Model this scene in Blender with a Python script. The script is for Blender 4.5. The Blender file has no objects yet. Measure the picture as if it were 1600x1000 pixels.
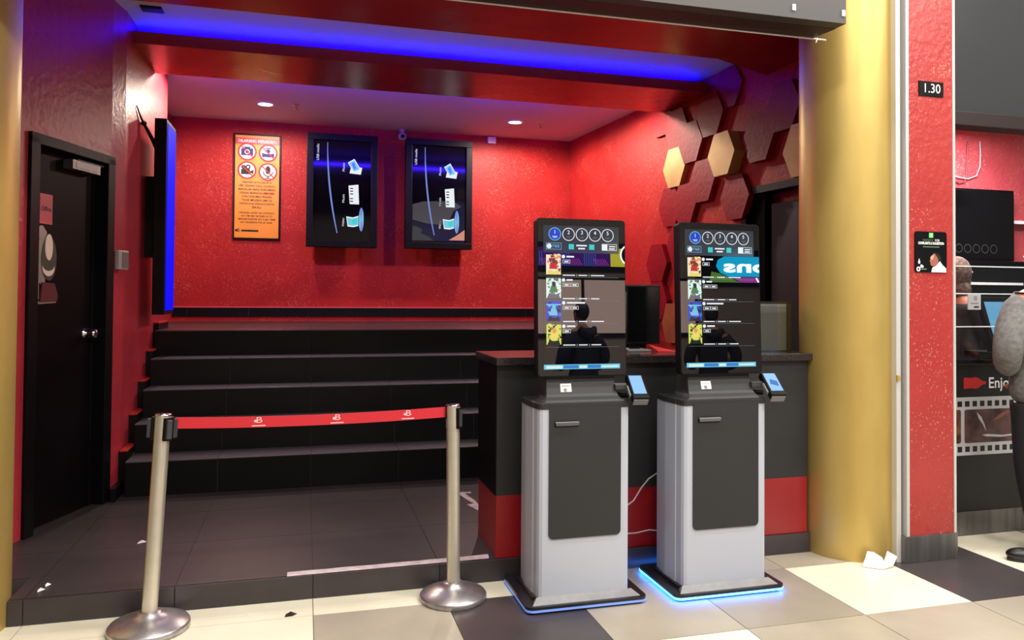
import bpy, bmesh, math, random
from mathutils import Vector, Matrix
random.seed(7)
S = bpy.context.scene
C = S.collection
PI = math.pi

# ------------------------------------------------------------------ helpers
def lin(c):
    def f(v):
        v /= 255.0
        return v / 12.92 if v <= 0.04045 else ((v + 0.055) / 1.055) ** 2.4
    return (f(c[0]), f(c[1]), f(c[2]), 1.0)

def nodes(m):
    m.use_nodes = True
    nt = m.node_tree
    return nt, nt.nodes['Principled BSDF']

def mat(name, rgb, rough=0.5, metal=0.0, spec=0.5, emit=None, es=0.0, coat=0.0, ior=None):
    m = bpy.data.materials.new(name)
    nt, b = nodes(m)
    b.inputs['Base Color'].default_value = lin(rgb)
    b.inputs['Roughness'].default_value = rough
    b.inputs['Metallic'].default_value = metal
    b.inputs['Specular IOR Level'].default_value = spec
    if coat:
        b.inputs['Coat Weight'].default_value = coat
        b.inputs['Coat Roughness'].default_value = 0.03
    if ior: b.inputs['IOR'].default_value = ior
    if emit:
        b.inputs['Emission Color'].default_value = lin(emit)
        b.inputs['Emission Strength'].default_value = es
    return m

def add_noise(m, c1, c2, scale=6.0, detail=4.0, lo=0.35, hi=0.65, bump=0.0, bscale=None, bdist=0.01, stretch=None, rough=None):
    nt, b = nodes(m)
    tc = nt.nodes.new('ShaderNodeTexCoord')
    src = tc.outputs['Object']
    if stretch:
        mp = nt.nodes.new('ShaderNodeMapping')
        mp.inputs['Scale'].default_value = stretch
        nt.links.new(src, mp.inputs['Vector'])
        src = mp.outputs['Vector']
    n = nt.nodes.new('ShaderNodeTexNoise')
    n.inputs['Scale'].default_value = scale
    n.inputs['Detail'].default_value = detail
    nt.links.new(src, n.inputs['Vector'])
    r = nt.nodes.new('ShaderNodeValToRGB')
    r.color_ramp.elements[0].position = lo
    r.color_ramp.elements[1].position = hi
    r.color_ramp.elements[0].color = lin(c1)
    r.color_ramp.elements[1].color = lin(c2)
    nt.links.new(n.outputs['Fac'], r.inputs['Fac'])
    nt.links.new(r.outputs['Color'], b.inputs['Base Color'])
    if rough:
        mr = nt.nodes.new('ShaderNodeMapRange')
        mr.inputs['To Min'].default_value = rough[0]
        mr.inputs['To Max'].default_value = rough[1]
        nt.links.new(n.outputs['Fac'], mr.inputs['Value'])
        nt.links.new(mr.outputs['Result'], b.inputs['Roughness'])
    if bump:
        n2 = nt.nodes.new('ShaderNodeTexNoise')
        n2.inputs['Scale'].default_value = bscale or scale * 5
        n2.inputs['Detail'].default_value = 5
        nt.links.new(src, n2.inputs['Vector'])
        bp = nt.nodes.new('ShaderNodeBump')
        bp.inputs['Strength'].default_value = bump
        bp.inputs['Distance'].default_value = bdist
        nt.links.new(n2.outputs['Fac'], bp.inputs['Height'])
        nt.links.new(bp.outputs['Normal'], b.inputs['Normal'])
    return m

def plaster(name, c1, c2, fleck, rough=0.38, fleck_at=0.66, bump=0.5, spec=0.5):
    """rough-cast glossy wall paint with scattered pale flecks"""
    m = mat(name, c1, rough, spec=spec)
    add_noise(m, c1, c2, scale=3.0, bump=bump, bscale=24, bdist=0.012)
    nt, b = nodes(m)
    tc = nt.nodes.new('ShaderNodeTexCoord')
    n = nt.nodes.new('ShaderNodeTexNoise'); n.inputs['Scale'].default_value = 85; n.inputs['Detail'].default_value = 2
    n3 = nt.nodes.new('ShaderNodeTexNoise'); n3.inputs['Scale'].default_value = 3.2
    nt.links.new(tc.outputs['Object'], n.inputs['Vector']); nt.links.new(tc.outputs['Object'], n3.inputs['Vector'])
    ad = nt.nodes.new('ShaderNodeMath'); ad.operation = 'MULTIPLY_ADD'; ad.inputs[1].default_value = 0.35
    nt.links.new(n3.outputs['Fac'], ad.inputs[0]); nt.links.new(n.outputs['Fac'], ad.inputs[2])
    r = nt.nodes.new('ShaderNodeValToRGB')
    r.color_ramp.elements[0].position = fleck_at + 0.16
    r.color_ramp.elements[1].position = fleck_at + 0.20
    r.color_ramp.elements[0].color = (0, 0, 0, 1); r.color_ramp.elements[1].color = (0.42, 0.42, 0.42, 1)
    nt.links.new(ad.outputs[0], r.inputs['Fac'])
    mx = nt.nodes.new('ShaderNodeMix'); mx.data_type = 'RGBA'
    old = b.inputs['Base Color'].links[0].from_socket
    nt.links.new(r.outputs['Color'], mx.inputs['Factor'])
    nt.links.new(old, mx.inputs['A']); mx.inputs['B'].default_value = lin(fleck)
    nt.links.new(mx.outputs['Result'], b.inputs['Base Color'])
    return m

def glassy(name, tint=(235, 240, 240), gloss=0.10):
    m = bpy.data.materials.new(name); m.use_nodes = True
    nt = m.node_tree; nt.nodes.clear()
    o = nt.nodes.new('ShaderNodeOutputMaterial')
    t = nt.nodes.new('ShaderNodeBsdfTransparent'); t.inputs['Color'].default_value = lin(tint)
    g = nt.nodes.new('ShaderNodeBsdfGlossy'); g.inputs['Roughness'].default_value = 0.03
    x = nt.nodes.new('ShaderNodeMixShader'); x.inputs[0].default_value = gloss
    nt.links.new(t.outputs[0], x.inputs[1]); nt.links.new(g.outputs[0], x.inputs[2]); nt.links.new(x.outputs[0], o.inputs[0])
    return m

M = {}
# --- setting
M['red_wall'] = plaster('red rough plaster', (180, 40, 38), (166, 34, 33), (228, 124, 100), fleck_at=0.655, rough=0.5, bump=0.3, spec=0.22)
M['red_wall_left'] = plaster('red brushed plaster', (178, 50, 62), (164, 44, 56), (210, 120, 110), fleck_at=0.72, rough=0.36, bump=0.32, spec=0.5)
M['red_pillar'] = plaster('red rough plaster of pillar', (168, 54, 50), (160, 47, 45), (232, 166, 142), fleck_at=0.668)
M['booth_wall'] = plaster('pink red booth plaster', (196, 84, 90), (186, 74, 80), (240, 180, 170), fleck_at=0.66)
M['red_smooth'] = add_noise(mat('red painted board', (150, 26, 32), 0.26), (152, 26, 32), (140, 22, 30), scale=2, bump=0.25, bscale=5, bdist=0.02)
M['ceiling'] = mat('white ceiling board', (205, 200, 200), 0.8)
M['mall_ceiling'] = mat('mall ceiling', (225, 222, 215), 0.85)
M['mall_wall'] = mat('mall shop wall', (205, 190, 180), 0.6)
M['mall_dark'] = mat('mall shop dark fascia', (30, 30, 36), 0.5)
M['grout'] = mat('floor grout', (120, 112, 102), 0.8)
def tile(n, a, b, r=0.3):
    return add_noise(mat(n, a, r), a, b, scale=2.2, detail=6, bump=0.05, bscale=60, bdist=0.002, rough=(r - 0.06, r + 0.1))
M['t_cream'] = tile('cream floor tile', (238, 232, 210), (228, 220, 196), 0.28)
M['t_beige'] = tile('beige grey floor tile', (176, 166, 148), (158, 148, 134), 0.32)
M['t_grey'] = tile('warm grey floor tile', (160, 150, 136), (144, 136, 124), 0.32)
M['t_dark'] = tile('dark brown grey floor tile', (74, 66, 66), (60, 54, 56), 0.3)
M['p_tile'] = tile('dark platform tile', (62, 54, 56), (50, 43, 46), 0.36)
M['p_grout'] = mat('dark tile grout', (66, 60, 60), 0.7)
M['s_tile'] = tile('black stair tile', (13, 12, 15), (9, 8, 11), 0.4)
M['s_tile'].node_tree.nodes['Principled BSDF'].inputs['Specular IOR Level'].default_value = 0.2
M['s_edge'] = mat('grey stair nosing', (78, 70, 78), 0.4)  # black stair tile painted lighter, as light falls on the treads
M['s_grout'] = mat('stair tile grout', (74, 70, 72), 0.7)
M['landing'] = tile('brown landing tile', (70, 56, 56), (58, 46, 48), 0.3)
M['gold'] = add_noise(mat('gold paint', (198, 170, 98), 0.4, 0.5), (198, 170, 98), (186, 157, 86), scale=3.0, detail=6, lo=0.25, hi=0.75, stretch=(2.5, 2.5, 0.9), bump=0.06, bscale=30, bdist=0.004)
M['gold_hex'] = add_noise(mat('gold hexagon paint', (196, 158, 92), 0.45, 0.25), (200, 164, 98), (186, 148, 84), scale=5)
M['red_hex'] = plaster('red relief paint', (150, 20, 34), (138, 16, 30), (200, 110, 100), rough=0.46, fleck_at=0.72, bump=0.25, spec=0.22)
M['copper_hex'] = add_noise(mat('copper hexagon paint', (170, 96, 62), 0.45, 0.2), (176, 100, 64), (160, 86, 56), scale=6)
# --- generic
M['black'] = mat('black satin paint', (11, 10, 13), 0.42, spec=0.18)
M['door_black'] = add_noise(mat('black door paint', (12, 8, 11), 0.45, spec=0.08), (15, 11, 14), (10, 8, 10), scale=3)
M['black_gloss'] = mat('black gloss', (8, 8, 10), 0.12, spec=0.5)
M['charcoal'] = add_noise(mat('charcoal laminate', (44, 43, 45), 0.5, spec=0.3), (46, 45, 47), (40, 40, 42), scale=4)
M['dark_grey'] = mat('dark grey plastic', (56, 56, 58), 0.45)
M['mid_grey'] = mat('mid grey plastic', (120, 120, 124), 0.4)
M['light_grey'] = mat('light grey plastic', (180, 180, 182), 0.4)
M['white'] = mat('white plastic', (232, 232, 232), 0.45)
M['paper'] = mat('white paper', (238, 238, 240), 0.8)
M['steel'] = add_noise(mat('brushed steel', (222, 215, 200), 0.36, 0.8), (222, 215, 200), (214, 207, 192), scale=4, stretch=(1, 1, 3), rough=(0.33, 0.4))
M['steel_dark'] = add_noise(mat('brushed steel kick plate', (130, 128, 126), 0.4, 0.85), (134, 132, 130), (112, 110, 110), scale=3, stretch=(9, 1, 0.6), rough=(0.32, 0.48))
M['chrome'] = mat('chrome', (210, 206, 204), 0.12, 1.0)
M['base_steel'] = add_noise(mat('scuffed steel base', (190, 184, 186), 0.34, 0.85), (194, 188, 190), (170, 164, 168), scale=30, rough=(0.28, 0.42))
M['alu'] = mat('white aluminium trim', (206, 204, 200), 0.4, 0.3)
M['kiosk_white'] = mat('silver white kiosk shell', (184, 188, 201), 0.4, 0.1, coat=0.15)
M['kiosk_black'] = add_noise(mat('kiosk black textured plastic', (45, 45, 48), 0.5, spec=0.35), (46, 46, 48), (44, 44, 46), scale=60)
M['kiosk_dark'] = mat('kiosk base black', (30, 30, 36), 0.3)
M['kiosk_silver'] = add_noise(mat('kiosk base silver trim', (136, 135, 136), 0.4, 0.3), (140, 139, 140), (128, 127, 129), scale=14)
M['led_blue_dim'] = mat('dim blue light strip', (120, 150, 230), 0.3, emit=(120, 160, 255), es=0.35)
M['led_cyan'] = mat('bright cyan blue light strip', (150, 200, 255), 0.3, emit=(36, 120, 255), es=15.0)
M['led_deep'] = mat('deep blue light strip', (20, 20, 255), 0.3, emit=(4, 0, 255), es=110.0)
M['led_rear'] = mat('violet blue light strip', (40, 30, 255), 0.3, emit=(56, 26, 255), es=80.0)
M['lamp'] = mat('lit downlight lens', (255, 250, 240), 0.3, emit=(255, 242, 222), es=14.0)
M['belt'] = mat('red woven belt', (206, 36, 50), 0.6)
M['belt_mark'] = mat('white belt print', (245, 200, 195), 0.6)
M['counter_red'] = add_noise(mat('red counter laminate', (150, 26, 32), 0.32), (152, 26, 32), (140, 22, 28), scale=2)
M['counter_top'] = add_noise(mat('dark granite worktop', (52, 44, 44), 0.16), (56, 48, 48), (36, 32, 33), scale=90, detail=2)
M['display_glass'] = mat('display glass', (5, 5, 10), 0.08, spec=0.35)
M['screen_black'] = mat('screen glass', (5, 5, 9), 0.0, spec=1.0)
def em(name, rgb, s=1.0, rough=0.1):
    M[name] = mat('screen ' + name, (4, 4, 4), rough, emit=rgb, es=s)
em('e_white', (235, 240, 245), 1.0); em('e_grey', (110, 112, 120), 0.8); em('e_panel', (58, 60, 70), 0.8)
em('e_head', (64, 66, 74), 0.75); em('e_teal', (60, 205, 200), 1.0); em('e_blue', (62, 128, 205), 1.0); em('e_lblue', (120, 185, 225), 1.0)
em('e_cyan', (110, 200, 228), 1.0); em('e_red', (200, 50, 35), 1.0); em('e_orange', (235, 150, 70), 1.0)
em('e_yellow', (235, 215, 110), 1.0); em('e_cream', (245, 230, 200), 1.0); em('e_mint', (215, 240, 230), 1.0)
em('e_green', (70, 120, 80), 1.0); em('e_dkgreen', (18, 40, 30), 1.0); em('e_lime', (215, 220, 90), 1.0)
em('e_navy', (14, 16, 48), 1.0); em('e_deep', (30, 70, 200), 1.0); em('e_arc', (118, 138, 214), 1.0)
em('e_bluefull', (3, 10, 250), 1.0, 0.7); M['e_bluefull'].node_tree.nodes['Principled BSDF'].inputs['Specular IOR Level'].default_value = 0.05; em('e_brown', (120, 60, 40), 1.0); em('e_pink', (205, 140, 120), 1.0)
em('e_film', (80, 76, 82), 0.8); em('e_ticket', (150, 200, 250), 1.1)
M['poster_orange'] = mat('orange notice', (238, 150, 44), 0.4)
M['poster_red'] = mat('red notice band', (206, 50, 44), 0.4)
M['ink'] = mat('black ink', (30, 18, 16), 0.6)
M['ink_purple'] = mat('purple ink', (40, 26, 110), 0.6)
M['ink_red'] = mat('red ink', (190, 40, 34), 0.6)
M['ink_white'] = mat('white ink', (240, 240, 240), 0.6)
M['ink_green'] = mat('green ink', (120, 200, 120), 0.6)
M['ink_olive'] = mat('dim green ink', (90, 120, 80), 0.6)
M['pink_sign'] = mat('pink acrylic sign', (206, 88, 100), 0.35)
M['silver_foil'] = mat('silver foil card', (150, 156, 150), 0.35, 0.5)
M['olive_foil'] = mat('olive foil card', (52, 58, 44), 0.5)
M['maroon_card'] = mat('maroon card', (86, 22, 26), 0.6)
M['cream_card'] = mat('cream card', (226, 200, 184), 0.6)
M['skin'] = mat('skin', (176, 120, 92), 0.55)
M['skin_print'] = mat('printed skin tone', (150, 92, 74), 0.6)
M['skin_hi'] = mat('printed light skin tone', (206, 150, 124), 0.6)
M['hair'] = mat('black hair', (22, 18, 17), 0.5)
M['hoodie'] = add_noise(mat('grey marl fleece', (112, 110, 108), 0.9), (120, 118, 116), (98, 96, 95), scale=40, bump=0.3, bscale=14, bdist=0.012)
M['trousers'] = mat('black trousers', (20, 20, 24), 0.85)
M['navy_cloth'] = mat('navy cloth', (22, 26, 44), 0.85)
M['shoe'] = mat('black shoe leather', (16, 15, 16), 0.4)
M['sole'] = mat('dark rubber sole', (32, 30, 30), 0.7)
M['scarf'] = add_noise(mat('brown patterned scarf', (92, 70, 56), 0.8), (112, 86, 68), (48, 38, 34), scale=38, detail=2)
M['stripe'] = mat('white sleeve stripe', (220, 220, 220), 0.6)
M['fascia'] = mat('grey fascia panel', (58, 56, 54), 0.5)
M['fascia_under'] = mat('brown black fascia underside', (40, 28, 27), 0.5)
M['white_tape'] = add_noise(mat('worn white tape', (206, 190, 194), 0.6), (212, 198, 202), (186, 168, 174), scale=20)
M['booth_panel'] = mat('booth black panel', (28, 28, 31), 0.4)
M['booth_header'] = mat('booth black gloss header', (56, 57, 60), 0.24)
M['film_strip'] = mat('printed film strip white', (196, 196, 198), 0.5)
M['film_pic'] = add_noise(mat('printed film picture', (96, 66, 66), 0.5), (112, 78, 76), (54, 36, 40), scale=9)
M['film_pic_warm'] = add_noise(mat('printed warm film picture', (110, 66, 46), 0.5), (140, 84, 54), (50, 30, 26), scale=16)
M['acrylic'] = glassy('clear acrylic', (206, 208, 206), 0.12)
M['glass'] = glassy('clear glass', (238, 242, 242), 0.05)
M['glass_edge'] = mat('pale glass edge', (214, 222, 222), 0.2, emit=(200, 214, 214), es=0.15)  # slight glow put into the edge, which is no lamp
M['cable'] = mat('pale cable', (176, 176, 186), 0.5)
M['cable_dark'] = mat('maroon cable', (128, 60, 70), 0.5)
M['sign_cyan'] = mat('backlit cyan sign', (20, 150, 190), 0.5, emit=(20, 170, 215), es=9.0)
M['sign_text'] = mat('backlit white letters', (255, 255, 255), 0.5, emit=(235, 250, 255), es=15.0)
M['sign_green'] = mat('backlit green swoosh', (120, 170, 60), 0.5, emit=(110, 170, 70), es=4.0)
M['sign_purple'] = mat('backlit purple banner', (90, 30, 110), 0.5, emit=(60, 24, 110), es=6.0)
M['sign_line'] = mat('backlit pink lines', (200, 80, 170), 0.5, emit=(170, 70, 170), es=6.0)
M['sign_bline'] = mat('backlit blue lines', (60, 120, 220), 0.5, emit=(50, 110, 200), es=6.0)
M['sign_yellow'] = mat('backlit yellow panel', (210, 200, 60), 0.5, emit=(200, 195, 60), es=7.0)
M['sign_navy'] = mat('navy disc', (20, 24, 70), 0.5, emit=(20, 24, 80), es=2.0)
M['window_glow'] = mat('lit shop window', (200, 180, 170), 0.5, emit=(230, 196, 184), es=2.4)  # glow of the added panel behind the camera
M['mall_lamp'] = mat('mall ceiling light panel', (255, 255, 250), 0.5, emit=(255, 246, 228), es=9.0)

# ------------------------------------------------------------------ mesh builder
_font_cache = {}
def text_geo(s, size, bold=0.0):
    k = (s, size, bold)
    if k not in _font_cache:
        cu = bpy.data.curves.new('lettering', 'FONT')
        cu.body = s; cu.size = size; cu.offset = bold; cu.align_x = 'CENTER'; cu.align_y = 'CENTER'; cu.resolution_u = 3
        ob = bpy.data.objects.new('lettering', cu); C.objects.link(ob)
        dg = bpy.context.evaluated_depsgraph_get()
        me = bpy.data.meshes.new_from_object(ob.evaluated_get(dg))
        _font_cache[k] = ([tuple(v.co) for v in me.vertices], [tuple(p.vertices) for p in me.polygons])
        bpy.data.objects.remove(ob); bpy.data.curves.remove(cu); bpy.data.meshes.remove(me)
    return _font_cache[k]

class MB:
    def __init__(s, T=None):
        s.v = []; s.f = []; s.m = []; s.mats = []; s.sm = []; s.T = T
    def mi(s, m):
        if m not in s.mats: s.mats.append(m)
        return s.mats.index(m)
    def add(s, vs, fs, m, smooth=False, T=None):
        b = len(s.v); T = T or s.T
        for p in vs:
            p = Vector(p)
            s.v.append(tuple(T @ p) if T else tuple(p))
        i = s.mi(m)
        for f in fs:
            s.f.append(tuple(b + k for k in f)); s.m.append(i); s.sm.append(smooth)
        return s
    def box(s, x0, x1, y0, y1, z0, z1, m, T=None):
        vs = [(x, y, z) for z in (z0, z1) for y in (y0, y1) for x in (x0, x1)]
        return s.add(vs, [(0, 2, 3, 1), (4, 5, 7, 6), (0, 1, 5, 4), (2, 6, 7, 3), (0, 4, 6, 2), (1, 3, 7, 5)], m, T=T)
    def prism(s, poly, a, b, m, axis='z', T=None, smooth=False):
        n = len(poly)
        def P(p, h):
            return {'z': (p[0], p[1], h), 'y': (p[0], h, p[1]), 'x': (h, p[0], p[1])}[axis]
        vs = [P(p, a) for p in poly] + [P(p, b) for p in poly]
        fs = [(i, (i + 1) % n, n + (i + 1) % n, n + i) for i in range(n)]
        s.add(vs, fs, m, smooth, T)
        s.add(vs, [tuple(range(n))[::-1], tuple(range(n, 2 * n))], m, False, T)
        return s
    def poly(s, pts, m, T=None):
        return s.add(pts, [tuple(range(len(pts)))], m, T=T)
    def cyl(s, c, r, z0, z1, m, n=32, r1=None, T=None, smooth=True):
        r1 = r if r1 is None else r1
        vs = [(c[0] + r * math.cos(2 * PI * i / n), c[1] + r * math.sin(2 * PI * i / n), z0) for i in range(n)]
        vs += [(c[0] + r1 * math.cos(2 * PI * i / n), c[1] + r1 * math.sin(2 * PI * i / n), z1) for i in range(n)]
        s.add(vs, [(i, (i + 1) % n, n + (i + 1) % n, n + i) for i in range(n)], m, smooth, T)
        s.add(vs, [tuple(range(n))[::-1], tuple(range(n, 2 * n))], m, False, T)
        return s
    def lathe(s, c, prof, m, n=48, T=None):
        vs = []
        for r, z in prof:
            vs += [(c[0] + r * math.cos(2 * PI * i / n), c[1] + r * math.sin(2 * PI * i / n), z) for i in range(n)]
        fs = []
        for k in range(len(prof) - 1):
            fs += [(k * n + i, k * n + (i + 1) % n, (k + 1) * n + (i + 1) % n, (k + 1) * n + i) for i in range(n)]
        s.add(vs, fs, m, True, T)
        return s
    def tube(s, path, r, m, n=8, T=None):
        pts = [Vector(p) for p in path]; vs = []; fs = []
        up = Vector((0.13, 0.21, 0.97))
        for i, p in enumerate(pts):
            d = (pts[min(i + 1, len(pts) - 1)] - pts[max(i - 1, 0)]).normalized()
            a = d.cross(up)
            if a.length < 1e-3: a = d.cross(Vector((1, 0, 0)))
            a.normalize(); b = d.cross(a)
            rr = r[i] if isinstance(r, (list, tuple)) else r
            vs += [tuple(p + a * rr * math.cos(2 * PI * k / n) + b * rr * math.sin(2 * PI * k / n)) for k in range(n)]
        for i in range(len(pts) - 1):
            fs += [(i * n + k, i * n + (k + 1) % n, (i + 1) * n + (k + 1) % n, (i + 1) * n + k) for k in range(n)]
        s.add(vs, fs, m, True, T)
        s.add(vs, [tuple(range(n))[::-1], tuple(range((len(pts) - 1) * n, len(pts) * n))], m, False, T)
        return s
    def ball(s, c, r, m, n=20, k=12, T=None):
        rx, ry, rz = r if isinstance(r, (tuple, list)) else (r, r, r)
        prof = [(math.sin(PI * j / k), -math.cos(PI * j / k)) for j in range(k + 1)]
        vs = []
        for q, z in prof:
            q = max(q, 1e-4)
            vs += [(c[0] + rx * q * math.cos(2 * PI * i / n), c[1] + ry * q * math.sin(2 * PI * i / n), c[2] + rz * z) for i in range(n)]
        fs = []
        for j in range(k):
            fs += [(j * n + i, j * n + (i + 1) % n, (j + 1) * n + (i + 1) % n, (j + 1) * n + i) for i in range(n)]
        return s.add(vs, fs, m, True, T)
    # flat print: T maps (u, v, w) -> space, w = height above the sheet
    def rect(s, u0, v0, u1, v1, m, w=0.0, T=None):
        return s.add([(u0, v0, w), (u1, v0, w), (u1, v1, w), (u0, v1, w)], [(0, 1, 2, 3)], m, T=T)
    def flat(s, pts, m, w=0.0, T=None):
        return s.add([(p[0], p[1], w) for p in pts], [tuple(range(len(pts)))], m, T=T)
    def disc(s, u, v, r, m, w=0.0, n=28, ry=None, T=None):
        ry = ry or r
        return s.flat([(u + r * math.cos(2 * PI * i / n), v + ry * math.sin(2 * PI * i / n)) for i in range(n)], m, w, T)
    def ring(s, u, v, r0, r1, m, w=0.0, n=32, T=None):
        vs = [(u + r0 * math.cos(2 * PI * i / n), v + r0 * math.sin(2 * PI * i / n), w) for i in range(n)]
        vs += [(u + r1 * math.cos(2 * PI * i / n), v + r1 * math.sin(2 * PI * i / n), w) for i in range(n)]
        return s.add(vs, [(i, n + i, n + (i + 1) % n, (i + 1) % n) for i in range(n)], m, T=T)
    def line(s, u0, v0, u1, v1, t, m, w=0.0, T=None):
        d = Vector((u1 - u0, v1 - v0)); L = d.length; d /= L; q = Vector((-d.y, d.x)) * t / 2
        return s.flat([(u0 - q.x, v0 - q.y), (u1 - q.x, v1 - q.y), (u1 + q.x, v1 + q.y), (u0 + q.x, v0 + q.y)], m, w, T)
    def text(s, t, u, v, size, m, w=0.0, width=None, rot=0.0, T=None, bold=0.0):
        vs, fs = text_geo(t, 1.0, bold)
        if width:
            xs = [p[0] for p in vs]; sx = width / (max(xs) - min(xs)); off = (max(xs) + min(xs)) / 2
        else:
            sx = size; off = 0
        c, sn = math.cos(rot), math.sin(rot); out = []
        for p in vs:
            a, b = (p[0] - off) * sx, p[1] * size
            out.append((u + a * c - b * sn, v + a * sn + b * c, w))
        return s.add(out, fs, m, T=T)
    def build(s, name, parent=None, origin=None, bevel=0.0, seg=2, auto=True):
        if origin is None: origin = Vector(parent.location) if (parent and s.T is None and parent.get('_world')) else Vector((0, 0, 0))
        o3 = Vector(origin)
        me = bpy.data.meshes.new(name)
        me.from_pydata([tuple(Vector(p) - o3) for p in s.v], [], s.f)
        for m in s.mats: me.materials.append(M[m])
        me.polygons.foreach_set('material_index', s.m)
        me.polygons.foreach_set('use_smooth', s.sm)
        me.update()
        ob = bpy.data.objects.new(name, me); C.objects.link(ob)
        if parent: ob.parent = parent
        else: ob.location = o3
        if bevel:
            b = ob.modifiers.new('bevel', 'BEVEL'); b.width = bevel; b.segments = seg
            b.limit_method = 'ANGLE'; b.angle_limit = math.radians(40)
        return ob

def fixn(ob):
    bm = bmesh.new(); bm.from_mesh(ob.data); bmesh.ops.recalc_face_normals(bm, faces=bm.faces); bm.to_mesh(ob.data); bm.free(); return ob

def tag(o, label, cat, group=None):
    o['label'] = label; o['category'] = cat
    if group: o['group'] = group
    return o
def thing(name, loc, label, cat, group=None, rz=0.0):
    o = bpy.data.objects.new(name, None); C.objects.link(o); o.empty_display_size = 0.1
    o.location = loc; o.rotation_euler = (0, 0, rz)
    return tag(o, label, cat, group)
def world(o): o['_world'] = 1; return o
def struct(o): o['kind'] = 'structure'; return o
def frame(origin, u, v):
    """4x4 mapping (u, v, w) of a flat print to space"""
    u = Vector(u).normalized(); v = Vector(v).normalized(); w = u.cross(v)
    m = Matrix((u, v, w)).transposed().to_4x4(); m.translation = Vector(origin); return m

# ------------------------------------------------------------------ camera
F = 1186.34
yaw, pitch, roll = 0.2657, 0.0195, 0.0073
R = Vector((0.9647, -0.2628, 0.0070)); 
def _ray(u, v):
    c, s = math.cos(roll), math.sin(roll); u, v = c * u - s * v, s * u + c * v
    cp, sp = math.cos(pitch), math.sin(pitch); fw = cp - sp * v; up = sp + cp * v
    cy, sy = math.cos(yaw), math.sin(yaw)
    return Vector((u * cy + fw * sy, -u * sy + fw * cy, up))
f0 = _ray(0, 0); rx = _ray(1, 0) - f0; uy = _ray(0, 1) - f0
cam = bpy.data.objects.new('camera', bpy.data.cameras.new('camera')); C.objects.link(cam)
mw = Matrix((rx, uy, -f0)).transposed().to_4x4(); mw.translation = Vector((0, 0, 1.42))
cam.matrix_world = mw
cam.data.sensor_width = 36; cam.data.sensor_fit = 'HORIZONTAL'; cam.data.lens = F / 1600 * 36
cam.data.shift_y = -59.22 / 1600
cam.data.clip_start = 0.05
S.camera = cam

ZP = 0.108           # platform top
YF = 3.71            # platform front
ZC = 3.30            # ceiling
YB = 8.63            # back wall
ZL = 1.2             # landing

# ------------------------------------------------------------------ mall floor
def mall_floor():
    b = MB()
    xs0, ys0, t, g = 0.051, 2.908, 0.6, 0.004
    b.box(-6, 7, -6.2, 3.70, -0.06, -0.004, 'grout')
    b.box(2.9, 7, 3.70, 6.2, -0.06, -0.004, 'grout')
    known = {(-3, 1): 't_cream', (-2, 1): 't_cream', (-1, 1): 't_cream', (0, 1): 't_cream', (1, 1): 't_cream', (2, 1): 't_beige', (3, 1): 't_beige', (4, 1): 't_beige', (5, 1): 't_dark', (6, 1): 't_cream',
             (-3, 0): 't_beige', (-2, 0): 't_cream', (-1, 0): 't_cream', (0, 0): 't_beige', (1, 0): 't_dark', (2, 0): 't_beige', (3, 0): 't_grey', (4, 0): 't_cream', (5, 0): 't_dark', (6, 0): 't_cream',
             (0, -1): 't_beige', (1, -1): 't_beige', (2, -1): 't_cream', (3, -1): 't_beige', (4, -1): 't_beige', (5, -1): 't_beige'}
    rnd = random.Random(3)
    for j in range(-15, 5):
        for i in range(-10, 12):
            m = known.get((i, j)) or rnd.choice(['t_cream', 't_beige', 't_beige', 't_grey', 't_dark'])
            x0, x1 = xs0 + i * t + g / 2, xs0 + (i + 1) * t - g / 2
            y0, y1 = ys0 + j * t + g / 2, ys0 + (j + 1) * t - g / 2
            if x1 < 3.3: y1 = min(y1, 3.70)
            if y1 - y0 < 0.01: continue
            b.box(x0, x1, y0, y1, -0.02, 0, m)
    return struct(b.build('floor'))
mall_floor()

# ------------------------------------------------------------------ platform
def platform():
    e = world(thing('tiled_platform', (0.8, 4.6, 0), 'low dark tiled platform in front of the black steps', 'platform'))
    b = MB()
    xa, xb = -1.209, 2.752
    b.box(2.752, 3.28, 3.995, 5.55, 0.0, ZP - 0.004, 'p_grout')
    b.box(xa, xb, YF + 0.012, 5.55, 0.0, ZP - 0.004, 'p_grout')
    b.box(-1.62, xa, 3.98, 5.7, 0.0, ZP - 0.004, 'p_grout')
    g = 0.0035
    ys = [YF + 0.012, 4.35, 4.95, 5.55]
    for i in range(-4, 6):
        x0, x1 = 0.051 + 0.6 * i + g / 2, 0.051 + 0.6 * (i + 1) - g / 2
        for k in range(3):
            y0, y1 = ys[k] + (g / 2 if k else 0), ys[k + 1] - g / 2
            X0, X1 = x0, x1
            if k == 0 and x1 > xa + 0.01:
                b.box(max(x0, -1.62), xa, 3.985, y1, ZP - 0.01, ZP, 'p_tile') if x0 < xa else None
                X0 = max(X0, xa)
            X0 = max(X0, -1.62)
            if k == 0 and x1 <= xa + 0.01: y0 = 3.985
            if min(X1, xb if k == 0 else 3.28) - X0 < 0.01: continue
            b.box(X0, min(X1, xb if k == 0 else 3.28), y0, y1, ZP - 0.01, ZP, 'p_tile')
    b.build('floor_tiling', e)
    b = MB()
    b.box(xa, xb, YF, YF + 0.012, 0.0, ZP - 0.006, 'p_grout')
    for i in range(-3, 6):
        x0, x1 = max(0.051 + 0.6 * i + g / 2, xa), 0.051 + 0.6 * (i + 1) - g / 2
        if min(x1, xb) - x0 < 0.01: continue
        b.box(x0, min(x1, xb), YF - 0.008, YF + 0.004, 0.001, ZP, 'p_tile')
    b.build('riser_tiling', e, bevel=0.0015)
platform()

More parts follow.
